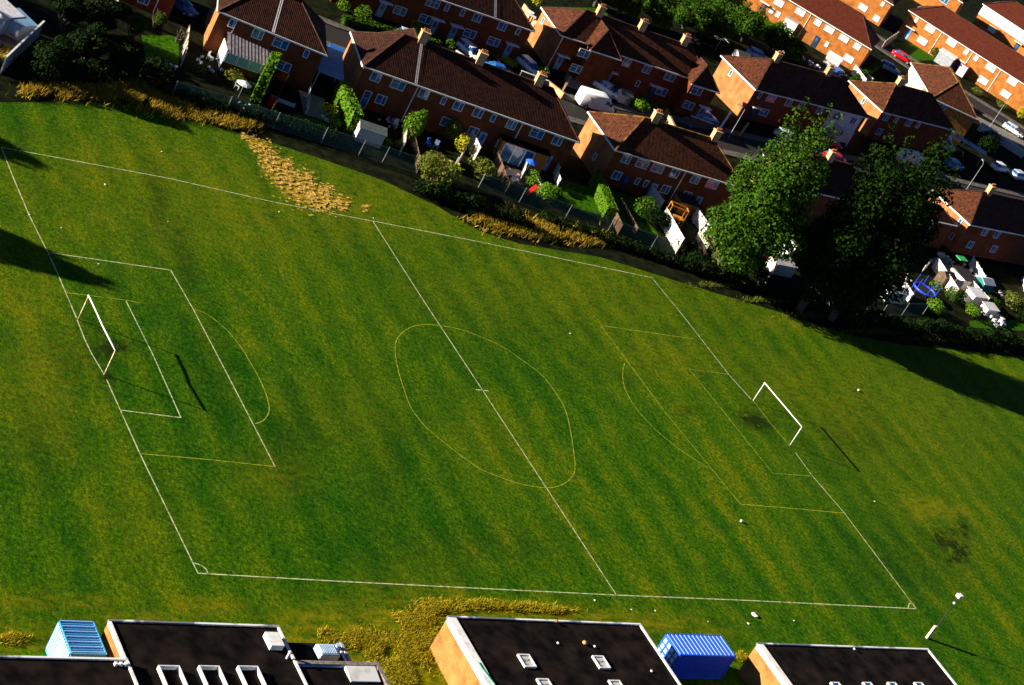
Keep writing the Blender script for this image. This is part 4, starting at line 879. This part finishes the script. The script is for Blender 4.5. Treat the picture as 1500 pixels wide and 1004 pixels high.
def panel(label,a,b,h=1.75,m=None,name='fence_panel',n=None):
    A=G(*a);B=G(*b); az=azof(A,B);L=(B-A).length; r=empty(name,(A.x,A.y,0),az,label,'fence')
    mb=MB(); k=max(2,int(L/.16))
    for i in range(k): mb.box(i*L/k+.008,(i+1)*L/k-.008,-.012-(i%2)*.012,.02,.08,h+U(-.03,.03))
    mb.build('board_panel',m or wood,r); p=MB()
    for i in range(max(2,int(L/1.9)+1)):
        x=min(L,i*1.9); MB().box(x-.05,x+.05,.021,.12,0,h+.1).build('post',m or wood,r)
    return r
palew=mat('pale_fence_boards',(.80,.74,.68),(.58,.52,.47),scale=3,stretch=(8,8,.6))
for a,b,h,m,l in [((694,238),(677,200),2.0,palew,'tall pale fence panel leaning beside the yellow shrubs'),((663,250),(674,236),1.7,palew,'short pale fence panel below the tall one'),
  ((585,228),(588,205),1.7,wood,'narrow tan fence end under the round conifer'),((812,262),(804,240),1.6,palew,'white panel against the shaded wall left of the lit lawn'),((816,276),(812,264),1.2,palew,'small white board pair beside the lit lawn'),
  ((963,312),(938,276),1.8,palew,'long white fence panel beside the orange play frame'),((990,372),(964,325),2.2,palew,'wide white fence panel standing at the field edge below the play frame'),
  ((1033,352),(1012,322),1.8,palew,'white panel to the right of the play frame'),((1032,372),(1018,350),1.3,wood,'broken tan boards under the tall tree'),
  ((1122,415),(1132,388),1.6,palew,'white panel at the foot of the gap between the tall trees'),((1158,378),(1136,342),1.9,palew,'white panel highest in the gap between the tall trees'),((1145,388),(1130,355),1.7,render,'grey white board in the gap between the tall trees'),
  ((760,268),(768,240),1.6,palew,'pale panel by the patio under the blue parasol'),((788,285),(775,262),1.2,palew,'low pale board next to the clipped bush'),
  ((1395,440),(1364,392),1.8,palew,'cream fence between the trampoline and the green covered bench'),((1350,400),(1358,392),1.2,palew,'grey white board above the blue trampoline'),
  ((1440,452),(1415,425),1.7,palew,'white panel left of the teal shed'),((1502,435),(1496,412),1.8,palew,'tan fence end at the right edge'),
  ((265,98),(270,58),1.7,wood,'tan fence at the right side of the bright lawn'),((165,25),(168,5),1.6,wood,'tan fence post row under the top edge'),
  ((448,168),(452,125),.9,render,'thin pale wall line beside the paved yard'),((500,135),(452,102),.5,woodd,'dark low fence behind the blue porch')]:
    panel(l,a,b,h,m)
# dark dividing fences
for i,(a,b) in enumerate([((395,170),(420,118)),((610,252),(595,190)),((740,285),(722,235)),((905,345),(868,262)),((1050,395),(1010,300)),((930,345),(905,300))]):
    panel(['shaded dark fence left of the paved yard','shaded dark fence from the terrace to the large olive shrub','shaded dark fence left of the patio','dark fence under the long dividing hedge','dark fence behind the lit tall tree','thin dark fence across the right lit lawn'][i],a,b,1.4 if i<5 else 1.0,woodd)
# long solid wall top-left
def wall(label,a,b,h,th,m,name='garden_wall'):
    A=G(*a);B=G(*b);L=(B-A).length; r=empty(name,(A.x,A.y,0),azof(A,B),label,'wall'); MB().box(0,L,-th/2,th/2,-.2,h).build('brickwork',m,r); MB().box(-.03,L+.03,-th/2-.04,th/2+.04,h,h+.07).build('coping',render if m!=chimb else chimb,r); return r
wall('pale blue grey panel fence at the far left edge beside the garden trees',(0,108),(55,55),1.9,.12,greym)
wall('white topped roadside wall by the lamp post at the right',(1431,190),(1455,205),1.5,.3,render)
wall('long grey roadside wall continuing right of the white topped one',(1457,206),(1497,232),1.3,.3,greym)
for i,(a,b,c) in enumerate([((760,113),(800,128),pave),((800,128),(822,145),chimb),((824,133),(832,120),chimb),((900,168),(870,158),pave),((985,195),(972,168),chimb),((1008,178),(1040,190),pave),((1083,200),(1092,188),chimb),((1050,196),(1066,172),wood),((697,105),(664,83),greym),((1254,105),(1275,122),cream),((1375,140),(1392,150),chimb)]):
    wall(['low pale wall along the road behind the long dark roof','low brick wall stub at the driveway','lit brick gate pillar above the white van','low garden wall at the sunlit gable corner','lit low wall at the shaded lawn beside the light blue car','low wall in front of the light blue car','lit pillar beside the lamp post','tan board edge leading to the lamp post','low grey wall under the white canopied car','cream wall left of the white gable','lit stub wall near the corner house'][i],a,b,.9,.25,c)
# sheds
def shed(label,px,py,L,Wd,h,az,roofm,wallm,cat='shed',ridge=True,name='garden_shed'):
    p=G(px,py); r=empty(name,(p.x,p.y,0),math.radians(az),label,cat)
    w=MB().box(0,L,0,Wd,0,h)
    if ridge: w.add([(0,0,h),(0,Wd,h),(0,Wd/2,h+.45),(L,0,h),(L,Wd,h),(L,Wd/2,h+.45)],[(0,2,1),(3,4,5),(0,3,5,2),(1,2,5,4)])
    w.build('wall',wallm,r)
    rf=MB()
    if ridge:
        for s in(0,1):
            y0,y1=(-.15,Wd/2) if s==0 else(Wd+.15,Wd/2); rf.add([(-.12,y0,h-.03),(L+.12,y0,h-.03),(L+.12,y1,h+.5),(-.12,y1,h+.5),(-.12,y0,h+.03),(L+.12,y0,h+.03),(L+.12,y1,h+.56),(-.12,y1,h+.56)],[(0,3,2,1),(4,5,6,7),(0,1,5,4),(1,2,6,5),(2,3,7,6),(3,0,4,7)])
    else: rf.add([(-.12,-.12,h),(L+.12,-.12,h),(L+.12,Wd+.12,h+.3),(-.12,Wd+.12,h+.3),(-.12,-.12,h+.07),(L+.12,-.12,h+.07),(L+.12,Wd+.12,h+.37),(-.12,Wd+.12,h+.37)],[(0,3,2,1),(4,5,6,7),(0,1,5,4),(1,2,6,5),(2,3,7,6),(3,0,4,7)])
    rf.build('roof',roofm,r); d=MB().box(-.03,0,Wd*.3,Wd*.7,.05,h-.15).build('door',wallm,r); MB().box(-.06,-.03,Wd*.62,Wd*.66,.9,1.1).build('handle',steel,d); return r
grg=mat('grey_green_felt',(.10,.13,.12),(.07,.09,.085),scale=3); corr=mat('corrugated_sheet',(.42,.38,.40),(.30,.27,.29),scale=2); whs=mat('white_sheet',(.78,.76,.76),(.6,.58,.58),scale=3)
teal=mat('teal_paint',(.01,.22,.18),(.008,.16,.13),scale=2)
shed('grey roofed shed with a pale sunlit end, beside the small bright bush',519,206,3.1,1.9,1.7,-14,grg,palew)
shed('teal shed with a pale roof at the far right gardens',1432,432,2.4,1.8,1.8,5,whs,teal)
shed('low pale roofed shed with a bright end, above the wire fence at the right',1296,442,3.3,1.6,1.6,0,whs,palew)
shed('ribbed pale grey shed roof between the tall trees',1131,402,3.3,1.9,1.5,0,corr,palew,ridge=False)
shed('low white roofed shed left of the teal shed',1420,448,2.6,1.8,1.5,5,whs,palew,ridge=False)
shed('small white roofed shed lying lowest at the far right gardens',1442,463,2.4,1.4,1.0,5,whs,palew,ridge=False)
shed('dark grey shed beyond the cream fence at the right',1405,425,3.0,3.0,1.6,5,asph,palew,ridge=False)
shed('white roofed shed in the top left corner',0,52,2.4,3.2,2.0,30,whs,render,ridge=False); shed('shed with a blue and white roof beside the white roofed one, top left corner',22,62,2.2,2.6,1.8,30,doorb,whs,ridge=False)
shed('dark brown garden box shed at the left edge below the white roofed one',5,85,2.0,1.6,1.2,30,woodd,woodd,ridge=False)
shed('dark playhouse behind the orange play frame',990,312,2.6,2.2,1.6,-7,asph,orangew,ridge=False,name='playhouse',cat='playhouse')
# orange play frame
p=G(972,325); pf=empty('play_frame',(p.x,p.y,0),math.radians(-25),'orange wooden play frame with a ladder in a sunlit garden','play frame'); k=MB()
for x,y in((0,0),(0,1.2),(2.2,0),(2.2,1.2)): MB().box(x-.06,x+.06,y-.06,y+.06,0,2.4).build('leg',orangew,pf)
MB().bar((0,0,2.4),(2.2,0,2.4),.1).bar((0,1.2,2.4),(2.2,1.2,2.4),.1).bar((0,0,2.4),(0,1.2,2.4),.1).bar((2.2,0,2.4),(2.2,1.2,2.4),.1).build('top_frame',orangew,pf)
MB().box(.9,2.3,-.05,1.25,.95,1.05).build('platform',orangew,pf)
ld=MB().bar((1.0,-.9,0),(1.0,0,1.4),.07).bar((1.7,-.9,0),(1.7,0,1.4),.07)
for i in range(5): t=(i+.5)/5; ld.bar((1.0,-.9+.9*t,1.4*t),(1.7,-.9+.9*t,1.4*t),.06)
ld.build('ladder',orangew,pf)
# trampoline
p=G(1350,432); tr=empty('trampoline',(p.x,p.y,0),0,'blue framed trampoline in the shaded garden at the right','trampoline'); blu=paint('deep_blue',(.01,.05,.65),.5)
def torus(mb,R_,r_,z,n=20): 
    pts=[(math.cos(6.2832*i/n)*R_,math.sin(6.2832*i/n)*R_,z) for i in range(n+1)]; mb.tube(pts,[r_]*(n+1),6,False)
t_=MB(); torus(t_,1.6,.16,.8); t_.build('rim_pad',blu,tr); MB().tube([(0,0,.78),(0,0,.8)],[1.5,1.5],20).build('mat',rubber,tr)
for i in range(6):
    a=i*1.047; MB().tube([(math.cos(a)*1.6,math.sin(a)*1.6,0),(math.cos(a)*1.6,math.sin(a)*1.6,2.3)],[.04,.04],6).build('pole',blu,tr)
# other garden things
def simple(name,label,cat,px,py,parts,az=0,z=0):
    p=G(px,py); r=empty(name,(p.x,p.y,z),math.radians(az),label,cat)
    for nm,m,mb in parts: mb.build(nm,m,r)
    return r
tarp=paint('green_tarp',(.03,.42,.10),.6)
simple('covered_bench','green covered garden swing seat with a dark frame','garden swing',1400,392,[('cover',tarp,MB().add([(-.9,-.6,1.6),(.9,-.6,1.6),(.9,.6,1.7),(-.9,.6,1.7),(-.9,-.6,1.5),(.9,-.6,1.5),(.9,.6,1.6),(-.9,.6,1.6)],[(0,1,2,3),(7,6,5,4),(0,4,5,1),(1,5,6,2),(2,6,7,3),(3,7,4,0)])),('frame',rubber,MB().bar((-1,-.7,0),(-1,0,1.55),.06).bar((-1,.7,0),(-1,0,1.55),.06).bar((1,-.7,0),(1,0,1.55),.06).bar((1,.7,0),(1,0,1.55),.06)),('seat',rubber,MB().box(-.8,.8,-.3,.3,.4,.5))],5)
para=paint('blue_cloth',(.02,.12,.75),.6)
simple('parasol','small blue parasol on the sunny patio','parasol',768,258,[('canopy',para,MB().tube([(0,0,1.9),(0,0,2.1),(0,0,2.3)],[.8,.5,.05],8)),('pole',steel,MB().tube([(0,0,0),(0,0,2.2)],[.03,.03])),('base',rubber,MB().tube([(0,0,0),(0,0,.1)],[.25,.25]))])
def chair(label,px,py,m,az): simple('garden_chair',label,'chair',px,py,[('seat',m,MB().box(-.25,.25,-.25,.25,.4,.46)),('backrest',m,MB().box(-.25,.25,.22,.28,.46,.95)),('leg',m,MB().box(-.25,-.2,-.25,-.2,0,.4)),('leg',m,MB().box(.2,.25,-.25,-.2,0,.4)),('leg',m,MB().box(-.25,-.2,.2,.25,0,.4)),('leg',m,MB().box(.2,.25,.2,.25,0,.4))],az)
chair('blue garden chair in the shaded garden beside the olive shrub',626,214,para,20); chair('pale blue garden chair right of the blue one',637,217,doorb,-30); chair('white chair on the patio near the terrace wall',750,268,white,10); chair('white chair in the dark garden below the lean-to',346,130,white,50); chair('white chair near the shaded kitchen wall by the round conifer',578,186,white,-20); chair('white chair in the far shaded garden by the left fence',306,88,white,40)
def heap(name,label,cat,px,py,cols,r=1.2,n=8,s=.3,seed=1):
    random.seed(seed); p=G(px,py); o=empty(name,(p.x,p.y,0),U(0,3),label,cat)
    for i in range(n):
        x,y=U(-r,r),U(-r,r); w,d,h=U(.4,1)*s,U(.4,1)*s,U(.3,1)*s; b=MB().box(x-w,x+w,y-d,y+d,.01+.013*i,.01+.013*i+h*1.6); b.build('item',cols[i%len(cols)],o)
pinkm=paint('pink_plastic',(.75,.05,.35),.4); redm=paint('red_plastic',(.7,.015,.01),.4); purp=paint('lilac_plastic',(.45,.3,.75),.4)
heap('toy_pile','pile of pink, lilac and red plastic toys between the tall trees','toys',1122,378,[pinkm,purp,whs,redm],.9,8,.55,2)
heap('clutter_pile','pots and odds and ends on the patio near the parasol','garden clutter',752,262,[white,pot,redm,greym,rubber],1.7,16,.2,3)
heap('clutter_pile','white and dark odds and ends beside the shaded kitchen wall','garden clutter',572,182,[white,doorb,greym,purp],1.3,12,.2,4)
heap('clutter_pile','white flowers and pots by the foot of the tall hedge','garden clutter',480,175,[white,whs,cream],.8,9,.18,5)
heap('clutter_pile','pale rubble among the shrubs above the left fence','garden clutter',310,95,[white,cream,greym,doorb],2.2,12,.2,6)
heap('clutter_pile','pale flagstones between the olive shrub and the pale panel','garden clutter',656,240,[cream,palew,patio],1.4,14,.22,7)
heap('clutter_pile','pale boards and pots right of the cream fence','garden clutter',1420,400,[cream,palew,pot,white],1.6,12,.3,8)
heap('clutter_pile','pale debris below the darkest tree','garden clutter',1200,440,[greym,palew],1.8,5,.25,9)
heap('clutter_pile','white rubble lowest at the far right gardens','garden clutter',1455,470,[whs,palew,greym],2.2,14,.35,10)
heap('clutter_pile','tan brick pieces under the lit tall tree','garden clutter',1025,368,[pot,cream,palew],.9,10,.22,11)
heap('clutter_pile','pale odds and ends in front of the upper garden wall','garden clutter',735,88,[cream,pot,greym],1.6,9,.22,12)
heap('clutter_pile','bins and boxes in the yard beside the blue and white car','garden clutter',1265,112,[whs,doorb,palew],1.2,8,.3,13)
heap('clutter_pile','pale table and pots in the shaded garden at the field fence','garden clutter',362,158,[doorb,white,greym],1.2,7,.22,14)
heap('clutter_pile','pale odds and ends by the blue framed trampoline','garden clutter',1322,405,[cream,palew,purp],1.2,8,.2,15)
simple('parasol','white round parasol in the dark garden left of the hedge column','parasol',349,143,[('canopy',white,MB().tube([(0,0,1.7),(0,0,1.85),(0,0,2.0)],[.85,.6,.05],10)),('pole',steel,MB().tube([(0,0,0),(0,0,1.9)],[.03,.03]))])
simple('dust_bin','small orange red bin by the shaded fence','bin',395,155,[('body',redm,MB().box(-.3,.3,-.3,.3,0,1.1)),('lid',pot,MB().box(-.33,.33,-.35,.33,1.1,1.2))])
simple('lit_bench','small white bench on the edge of the bright lawn','bench',249,100,[('seat',white,MB().box(-.7,.7,-.2,.2,.4,.47)),('leg',white,MB().box(-.65,-.55,-.2,.2,0,.4)),('leg',white,MB().box(.55,.65,-.2,.2,0,.4))],-10)
simple('garden_slide','orange red slide on the little lawn beside the patio','slide',776,284,[('chute',redm,MB().add([(-.9,-.25,.1),(.8,-.25,1.0),(.8,.25,1.0),(-.9,.25,.1),(-.9,-.25,.04),(.8,-.25,.94),(.8,.25,.94),(-.9,.25,.04)],[(0,1,2,3),(7,6,5,4),(0,4,5,1),(1,5,6,2),(2,6,7,3),(3,7,4,0)])),('ladder',orangew,MB().bar((.85,-.2,1),(1.2,-.2,0),.05).bar((.85,.2,1),(1.2,.2,0),.05).bar((1.0,-.2,.5),(1.0,.2,.5),.05))],30)
simple('bench_planter','white wooden planter bench in the dark garden right of the bin','planter',417,152,[('box',white,MB().box(-1.1,1.1,-.2,.2,0,.45)),('soil',soil,MB().box(-1.05,1.05,-.15,.15,.45,.47))],-20)
simple('aerial_frame','pale grey drying frame by the green shrub behind the roofs','drying frame',1047,75,[('pole',steel,MB().tube([(0,0,0),(0,0,2.2)],[.04,.04])),('arms',metalw,MB().bar((-1.3,-.6,2.2),(1.3,.6,2.2),.06).bar((-1.2,.7,2.2),(1.2,-.7,2.2),.06).bar((-1.2,-.6,2.2),(-1.1,.7,2.2),.05).bar((1.2,.6,2.2),(1.1,-.7,2.2),.05))])
simple('white_bay','white square bay with a flat roof on the sunlit row','bay window',1380,95,[('wall',greym,MB().box(-1.6,1.6,-1.2,1.2,0,2.3)),('roof',white,MB().box(-1.75,1.75,-1.35,1.3,2.3,2.55))],-57)
simple('white_box_bay','small white bay between the drainpipes of the sunlit row','bay window',1405,110,[('wall',white,MB().box(-.8,.8,-.7,.7,0,2.2)),('roof',pot,MB().box(-.9,.9,-.8,.8,2.2,2.3))],-57)
simple('porch_block','white porch of the left sunlit row','porch',1152,46,[('wall',white,MB().box(-1.2,1.2,-.9,.9,0,2.3)),('roof',greym,MB().box(-1.3,1.3,-1.0,.9,2.3,2.4))],-49)
simple('french_door','dark glazed door frame in the left sunlit row','patio door',1190,64,[('frame',white,MB().box(-1.2,-1.1,-.1,.0,0,2.2).box(1.1,1.2,-.1,0,0,2.2).box(-.05,.05,-.1,0,0,2.2).box(-1.2,1.2,-.1,0,2.1,2.2)),('pane',glass,MB().box(-1.1,1.1,-.05,0,0.05,2.1))],-49)
rc=mat('ribbed_blue_roof',(.30,.42,.55),(.12,.22,.34),scale=.8,stretch=(1,9,1))
simple('carport','long blue ribbed carport roof beside the blue white van','carport',1388,215,[('roof',rc,MB().box(-6,6,-1.1,1.1,2.3,2.4).box(-6,-1.5,.2,.8,2.41,2.5)),('post',steel,MB().box(-5.8,-5.7,-1,-.9,0,2.3)),('post',steel,MB().box(5.7,5.8,-1,-.9,0,2.3)),('post',steel,MB().box(-5.8,-5.7,.9,1,0,2.3)),('post',steel,MB().box(5.7,5.8,.9,1,0,2.3))],-50)
def lamp(label,px,py,h,az=0):
    p=G(px,py); r=empty('street_lamp',(p.x,p.y,0),math.radians(az),label,'street lamp'); MB().tube([(0,0,0),(0,0,1),(0,0,h)],[.09,.07,.045]).tube([(0,0,h),(.35,0,h+.2),(.9,0,h+.25)],[.04,.035,.03]).build('pole',steel,r); MB().box(.8,1.4,-.12,.12,h+.2,h+.32).build('lamp_head',greym,r)
lamp('street lamp rising against the sunlit row at the right',1450,186,6.6,90); lamp('street lamp beyond the pointed sunlit house',1415,279,5.0,60); lamp('street lamp by the lit pillars near the light blue car',1067,202,4.8,150)
# ---------------------------------------------------------------- vehicles
def vehicle(name,label,px,py,az,m,kind='hatch',cat='car',cx=None):
    p=G(px,py) ; r=empty(name,(p.x,p.y,.012),math.radians(az),label,cat)
    if kind=='van': L,Wd,st=5.6,2.0,[(-2.8,.93,.45,2.25),(-2.72,.97,.32,2.42),(.9,.99,.3,2.45),(1.35,.97,.3,2.40),(1.95,.93,.3,1.45),(2.6,.86,.3,1.15),(2.8,.78,.38,.85)]; wb=(-1.75,1.85); rr=.36; glassst=None
    else: L,Wd,st=4.2,1.75,[(-2.1,.74,.40,.72),(-2.02,.82,.26,.93),(-1.3,.86,.22,.98),(.7,.86,.22,.95),(1.5,.82,.22,.86),(2.0,.74,.26,.70),(2.1,.62,.34,.55)]; wb=(-1.3,1.3); rr=.31
    def loft(st,cut=.12):
        mb=MB(); n=8
        for i,(x,hw,z0,z1) in enumerate(st):
            c=min(cut,(z1-z0)*.3)
            mb.v+=[(x,-hw+c,z0),(x,-hw,z0+c),(x,-hw,z1-c*1.2),(x,-hw+c*1.3,z1),(x,hw-c*1.3,z1),(x,hw,z1-c*1.2),(x,hw,z0+c),(x,hw-c,z0)]
            if i: 
                for k in range(n): a=(i-1)*n+k;b=(i-1)*n+(k+1)%n; mb.f.append((a,b,b+n,a+n))
        mb.f.append(tuple(range(n))[::-1]); mb.f.append(tuple((len(st)-1)*n+k for k in range(n))); return mb
    bd=loft(st,.14).build('body',m,r,True)
    gm=glass
    if kind=='van':
        MB().add([(1.34,-.82,2.30),(1.34,.82,2.30),(1.98,.84,1.52),(1.98,-.84,1.52)],[(0,1,2,3)]).build('windscreen',gm,r,loc=(.035,0,.05))
        for s in(-1,1): MB().add([(.75,s*1.0,1.5),(1.75,s*.975,1.5),(1.25,s*.985,2.05),(.8,s*1.0,2.05)],[(0,1,2,3)]).build('side_window',gm,r)
        for s in(-1,1): MB().add([(-2.79,s*.2,1.55),(-2.79,s*.62,1.55),(-2.75,s*.62,2.0),(-2.75,s*.2,2.0)],[(0,1,2,3)]).build('rear_window',gm,r,loc=(-.03,0,0))
        for s in(-1,1): MB().box(1.6,1.75,min(s*.98,s*1.18),max(s*.98,s*1.18),1.4,1.7).build('mirror',rubber,r)
        hz=.8;hx=2.68;rx=-2.82
    else:
        g=[(-1.95,.66,.9,1.05),(-1.65,.70,.9,1.34),(-1.2,.70,.9,1.42),(.1,.70,.9,1.43),(.35,.70,.9,1.38),(1.15,.74,.85,.93)]
        if kind=='saloon': g=[(-1.75,.7,.9,.98),(-1.1,.70,.9,1.38),(.1,.70,.9,1.41),(.35,.7,.9,1.36),(1.15,.74,.85,.93)]
        if kind=='estate': g=[(-2.05,.70,.9,1.1),(-1.9,.72,.9,1.42),(.1,.72,.9,1.46),(.35,.7,.9,1.40),(1.15,.74,.85,.93)]
        loft(g,.1).build('window_band',gm,r,True)
        xs=[q for q in g if q[3]>1.3]; MB().box(xs[0][0]-.02,xs[-1][0]+.02,-.6,.6,max(q[3] for q in g)-.035,max(q[3] for q in g)+.025).build('roof_panel',m,r)
        for x in(-.75,.0): 
            for s in(-1,1): MB().box(x-.04,x+.04,min(s*.66,s*.735),max(s*.66,s*.735),.9,1.38).build('door_pillar',m,r)
        for s in(-1,1): MB().box(.75,.9,min(s*.84,s*1.0),max(s*.84,s*1.0),.88,1.02).build('mirror',m,r)
        hz=.62;hx=2.0;rx=-2.1
    for s in(-1,1):
        MB().box(hx-.1,hx+.07,s*.6-.16,s*.6+.16,hz-.08,hz+.08).build('headlight',whs,r); MB().box(rx-.03,rx+.08,s*.62-.1,s*.62+.1,hz,hz+.2).build('tail_light',redm,r)
        for x in wb:
            y=s*(Wd/2-.12); w=MB().tube([(x,y-.1,rr),(x,y+.1,rr)],[rr,rr],16).build('wheel',rubber,r); MB().tube([(x,y+s*.09,rr),(x,y+s*.115,rr)],[rr*.6,rr*.55],12).build('rim',greym,w)
    return r
wp=paint('white_car_paint',(.82,.82,.80)); sp_=paint('silver_car_paint',(.62,.65,.70)); bp_=paint('blue_car_paint',(.02,.14,.55)); lbp=paint('light_blue_car_paint',(.30,.50,.75)); rp=paint('red_car_paint',(.70,.006,.008))
def V(*a,**k): return vehicle(*a,**k)
V('parked_van','white panel van parked on the road behind the long dark roof',868,160,-6,wp,'van','van')
V('parked_car','white saloon car parked nose down beside the white van',887,137,-52,wp,'saloon'); V('parked_car','silver hatchback in the shaded garden drive above the road',773,104,-75,sp_,'hatch')
V('parked_car','white car under the front garden of the upper terrace, with a rounded roof',686,82,-70,wp,'estate'); V('parked_car','blue saloon car parked by the low wall behind the long dark roof',729,110,-14,bp_,'saloon')
V('parked_car','light blue saloon car in the driveway below the right wing of the terrace',1030,176,-8,lbp,'saloon'); V('parked_car','red saloon car in the sun near the orange end wall',1319,88,-45,rp,'saloon')
V('parked_car','blue and white hatchback in the shade left of the red car',1301,104,-30,lbp,'hatch'); V('parked_car','deep blue car in the shade beside the short terrace',495,90,-25,bp_,'hatch'); V('parked_car','blue car under the top edge near the left lawn',263,14,-60,bp_,'hatch')
V('parked_car','dark red car in the shade beside the pale rendered house',1212,212,-20,rp,'saloon'); V('parked_car','red car roof glimpsed beside the chimney between the tall trees',1222,238,-10,rp,'hatch'); V('parked_van','blue white van beside the carport behind the darkest tree',1372,214,-35,sp_,'van','van')
V('parked_car','grey car in the shade of the sunlit row, near the top edge of the yard',1108,86,-10,lbp,'hatch')

simple('pergola','lit tan pergola frame between the blue doored terrace and the winged terrace','pergola',776,52,[('post',chimb,MB().box(-.2,.2,-.2,.2,0,1.7)),('post',chimb,MB().box(-.2,.2,2.3,2.7,0,2.0)),('beam',palew,MB().bar((-1.6,2.4,2.3),(.3,1.2,2.3),.22)),('beam',palew,MB().bar((-.6,3.6,2.3),(.5,2.6,2.3),.22)),('wall',chimb,MB().box(.5,.75,-.5,6.5,0,1.9))],-8)
shed('pale ended shed in the shaded garden left of the orange play frame gate',1045,345,2.2,1.6,1.5,-7,grg,palew)
shed('small grey shed under the street side of the winged terrace',905,150,1.8,1.4,1.3,-8,grg,palew)
V('parked_car','silver car on the verge beyond the drying frame, before the sunlit hip',1160,84,-20,sp_,'hatch')
V('parked_car','white car on the shaded road beyond the pointed sunlit house',1462,250,8,wp,'saloon')
V('parked_car','dark blue car on the shaded road left of the street lamp',1395,246,8,bp_,'hatch')
panel('cream fence behind the driveways, right of the sunlit pillar',(1262,130),(1246,108),1.8,palew)
panel('tan fence beside the red car lawn',(1292,70),(1312,56),1.5,wood)
panel('pale fence between the low shed and the trampoline',(1330,445),(1318,425),1.5,palew)
panel('pale fence below the pointed sunlit wall',(1418,388),(1436,418),1.5,palew)

for i,(px,py,az,col,kd,l) in enumerate([(1330,243,4,wp,'van','white van on the shaded road, deep behind the darkest tree'),(1150,205,-4,sp_,'hatch','silver hatchback by the pavement behind the lit tall tree'),(1490,262,10,sp_,'hatch','silver hatchback at the right edge on the shaded road'),
  (1482,195,-52,wp,'hatch','white hatchback on the sunlit street at the right edge'),(1408,152,-52,sp_,'saloon','silver saloon on the street below the boarded looking windows'),(1180,118,-10,wp,'hatch','white hatchback in the yard behind the terrace with the rendered house'),
  (1225,112,20,bp_,'hatch','blue hatchback in the yard below the left sunlit row'),(600,62,-12,sp_,'hatch','silver hatchback on the road above the long dark roof')]):
    V('parked_van' if kd=='van' else 'parked_car',l,px,py,az,col,kd,'van' if kd=='van' else 'car')
shed('grey shed in the yard behind the winged terrace end',1075,95,2.4,1.8,1.7,-5,grg,palew)
shed('white roofed shed in the yard under the left sunlit row',1205,92,2.6,1.9,1.7,-49,whs,palew)
shed('small brown shed left of the pale boards at the cream fence',1378,420,2.0,1.6,1.5,5,woodd,woodd)
heap('clutter_pile','white and blue clutter in the yard under the left sunlit row','garden clutter',1190,98,[whs,doorb,palew,pot],2.0,12,.3,21)
heap('clutter_pile','pale clutter beside the covered swing','garden clutter',1385,380,[whs,palew,greym],1.2,9,.25,22)
heap('clutter_pile','orange pots and boards under the winged terrace rear','garden clutter',1012,62,[pot,palew,cream],1.5,9,.3,23)
heap('clutter_pile','scattered pale stones in the far right gardens by the olive shrub','garden clutter',1475,440,[whs,cream],1.8,9,.2,24)
hedge('clipped green hedge behind the white hatchback yard',(1240,128),(1285,100),.9,1.3,leafA)
